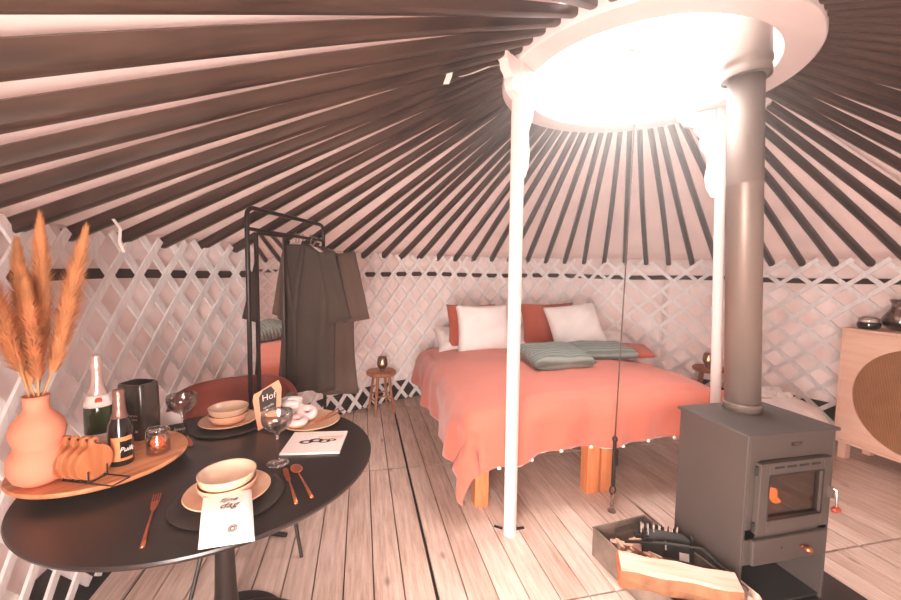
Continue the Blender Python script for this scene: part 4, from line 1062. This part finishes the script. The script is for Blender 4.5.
# white napkin bundle with leaves
disc('side_plate', (-.365, 2.125, .7505), [(0, 0), (.05, 0), (.085, .008), (.09, .012), (.088, .014), (.05, .005), (0, .004)], 'linen', 'white side plate under the crumpled napkins at the far table edge', 'plate')
b = MB()
for i in range(14):
    t = random.random()*2*PI; q = .045*random.random(); b.sphere((-.365+q*math.cos(t)*1.3, 2.125+q*math.sin(t), .79+.045*random.random()), .028, 12, 8, (1.2, .9, .55+.3*random.random()))
tag(b.build('crumpled_napkin', 'linen', smooth=True), 'crumpled white cloth napkins on the side plate at the far table edge', 'napkin')
b = MB()
for i in range(9):
    a = -1.2+i*.35; c = V((-.385, 2.105, .855)); e = c+V((.05*math.cos(a), .02*math.sin(a), .02+.01*math.sin(i))); m1 = c.lerp(e, .5); s_ = V((0, .006, .003)); b.face(b.ring([c, m1+s_, e, m1-s_]))
b.tube([(-.43, 2.10, .85), (-.34, 2.12, .865)], .0015, 5); tag(b.build('leaf_sprig', 'green'), 'small green leaf sprig lying on the white napkins', 'sprig')

# ribbons and cords hanging from the roof
def ribbon(pts, w, m, label, cat='ribbon'):
    b = MB(); pts = [V(p) for p in pts]; vs = []
    for p in pts: vs.append((b.bm.verts.new(p), b.bm.verts.new(p+V((w, 0, w*.15)))))
    for i in range(len(pts)-1): b.face((vs[i][0], vs[i][1], vs[i+1][1], vs[i+1][0]))
    return tag(b.build('ribbon', m, solid=.001), label, cat)
ribbon([(.408, 1.95, 2.475), (.40, 1.945, 2.44), (.385, 1.94, 2.40)], .03, 'linen', 'short white ribbon hanging from the dark roof poles left of the crown')
ribbon([(.70, 2.02, 2.57), (.62, 1.98, 2.53), (.52, 1.95, 2.47), (.46, 1.93, 2.44)], .02, 'linen', 'longer white cord end tied near the left side of the crown ring')
ribbon([(-1.03, 1.96, 1.70), (-1.0, 1.95, 1.66), (-1.005, 1.95, 1.60), (-.99, 1.95, 1.56)], .012, 'linen', 'thin white string hanging at the wall top above the pampas')

# ------------------------------------------------------------------ light, sky, camera
W = bpy.data.worlds.new('sky'); S.world = W; W.use_nodes = True
nt = W.node_tree; bg = nt.nodes['Background']; tc = nt.nodes.new('ShaderNodeTexCoord'); sp = nt.nodes.new('ShaderNodeSeparateXYZ'); rp = nt.nodes.new('ShaderNodeValToRGB')
nt.links.new(tc.outputs['Generated'], sp.inputs[0]); nt.links.new(sp.outputs['Z'], rp.inputs[0])
e = rp.color_ramp.elements; e[0].position = 0; e[0].color = (.6, .55, .52, 1); e[1].position = .25; e[1].color = (1, .96, .94, 1)
nt.links.new(rp.outputs[0], bg.inputs[0]); bg.inputs[1].default_value = 8.0
def glare():  # added scattering volume that stands in for veiling lens flare
    m, nt, out = nodes('lens_glare_volume'); v = nt.nodes.new('ShaderNodeVolumeScatter'); v.inputs['Color'].default_value = (1, .93, .9, 1)
    
    N = nt.nodes.new; L = nt.links.new; tc = N('ShaderNodeTexCoord'); sub = N('ShaderNodeVectorMath'); sub.operation = 'DISTANCE'; sub.inputs[1].default_value = (1.75, 2.35, 2.35)
    L(tc.outputs['Object'], sub.inputs[0]); mr = N('ShaderNodeMapRange'); mr.interpolation_type = 'SMOOTHERSTEP'; mr.inputs['From Min'].default_value = .1; mr.inputs['From Max'].default_value = 1.9
    mr.inputs['To Min'].default_value = CROWN_GLARE; mr.inputs['To Max'].default_value = GLARE; L(sub.outputs['Value'], mr.inputs['Value']); L(mr.outputs[0], v.inputs['Density'])
    v.inputs['Anisotropy'].default_value = .7; nt.links.new(v.outputs[0], out.inputs['Volume']); M['glare'] = m
    b = MB(); b.lathe([(0, -.12), (YR+.35, -.12), (YR+.35, 1.95), (1.15, 2.95), (1.1, 3.1), (0, 3.12)], c=(YC.x, YC.y, 0), n=64)
    o = b.build('glare', 'glare'); tag(o, 'faint added haze filling the room below the crown', 'glare'); o['kind'] = 'stuff'
GLARE = .022
CROWN_GLARE = .17
glare()
def light(name, kind, loc, energy, col, target=None, size=1, sy=None, angle=.02):
    l = bpy.data.lights.new(name, kind); l.energy = energy; l.color = col
    if kind == 'AREA':
        l.shape = 'RECTANGLE'; l.size = size; l.size_y = sy or size
    if kind == 'SUN': l.angle = angle
    o = bpy.data.objects.new(name, l); C.objects.link(o); o.location = loc
    if target is not None:
        o.rotation_euler = (V(target)-V(loc)).to_track_quat('-Z', 'Z').to_euler()
    return o
light('sun', 'SUN', (1.6+6*.70, 2+6*.72, 2.6+6*.5), 9, (1, .92, .87), (1.6, 2.0, 2.6), angle=.03)
pd = wallp(DOOR, YR+.12, .95)
light('doorway_fill', 'AREA', pd, 190, (1, .87, .80), (1.6, 1.9, .9), 1.1, 1.65)  # added area lamp at the unseen doorway, brightens the room from the front
light('crown_daylight', 'AREA', (RC.x+.25, RC.y+.3, 3.25), 80, (1, .93, .89), (RC.x-.05, RC.y, 0), 1.3, 1.3)
pl = bpy.data.lights.new('stove_fire_glow', 'POINT'); pl.energy = 2.5; pl.color = (1, .4, .12); pl.shadow_soft_size = .05
o = bpy.data.objects.new('stove_fire_glow', pl); C.objects.link(o); o.location = (SX+SW/2-.05, SY+.10, .60)

cam = bpy.data.cameras.new('camera'); co = bpy.data.objects.new('camera', cam); C.objects.link(co)
f = 395.; cam.sensor_fit = 'HORIZONTAL'; cam.sensor_width = 36; cam.lens = f/901*36; cam.clip_start = .02
ya, pa, ro = math.radians(12.7), math.radians(-4.15), math.radians(.8)
fw = V((math.sin(ya)*math.cos(pa), math.cos(ya)*math.cos(pa), math.sin(pa))); rt = V((math.cos(ya), -math.sin(ya), 0)); up = rt.cross(fw)
r2 = rt*math.cos(ro)+up*math.sin(ro); u2 = -rt*math.sin(ro)+up*math.cos(ro)
mm = Matrix((r2, u2, -fw)).transposed().to_4x4(); mm.translation = (0, 0, 1.5); co.matrix_world = mm
S.camera = co
vs_ = S.view_settings; vs_.view_transform = 'Standard'; vs_.look = 'None'; vs_.gamma = 1; vs_.exposure = .16; vs_.use_curve_mapping = False
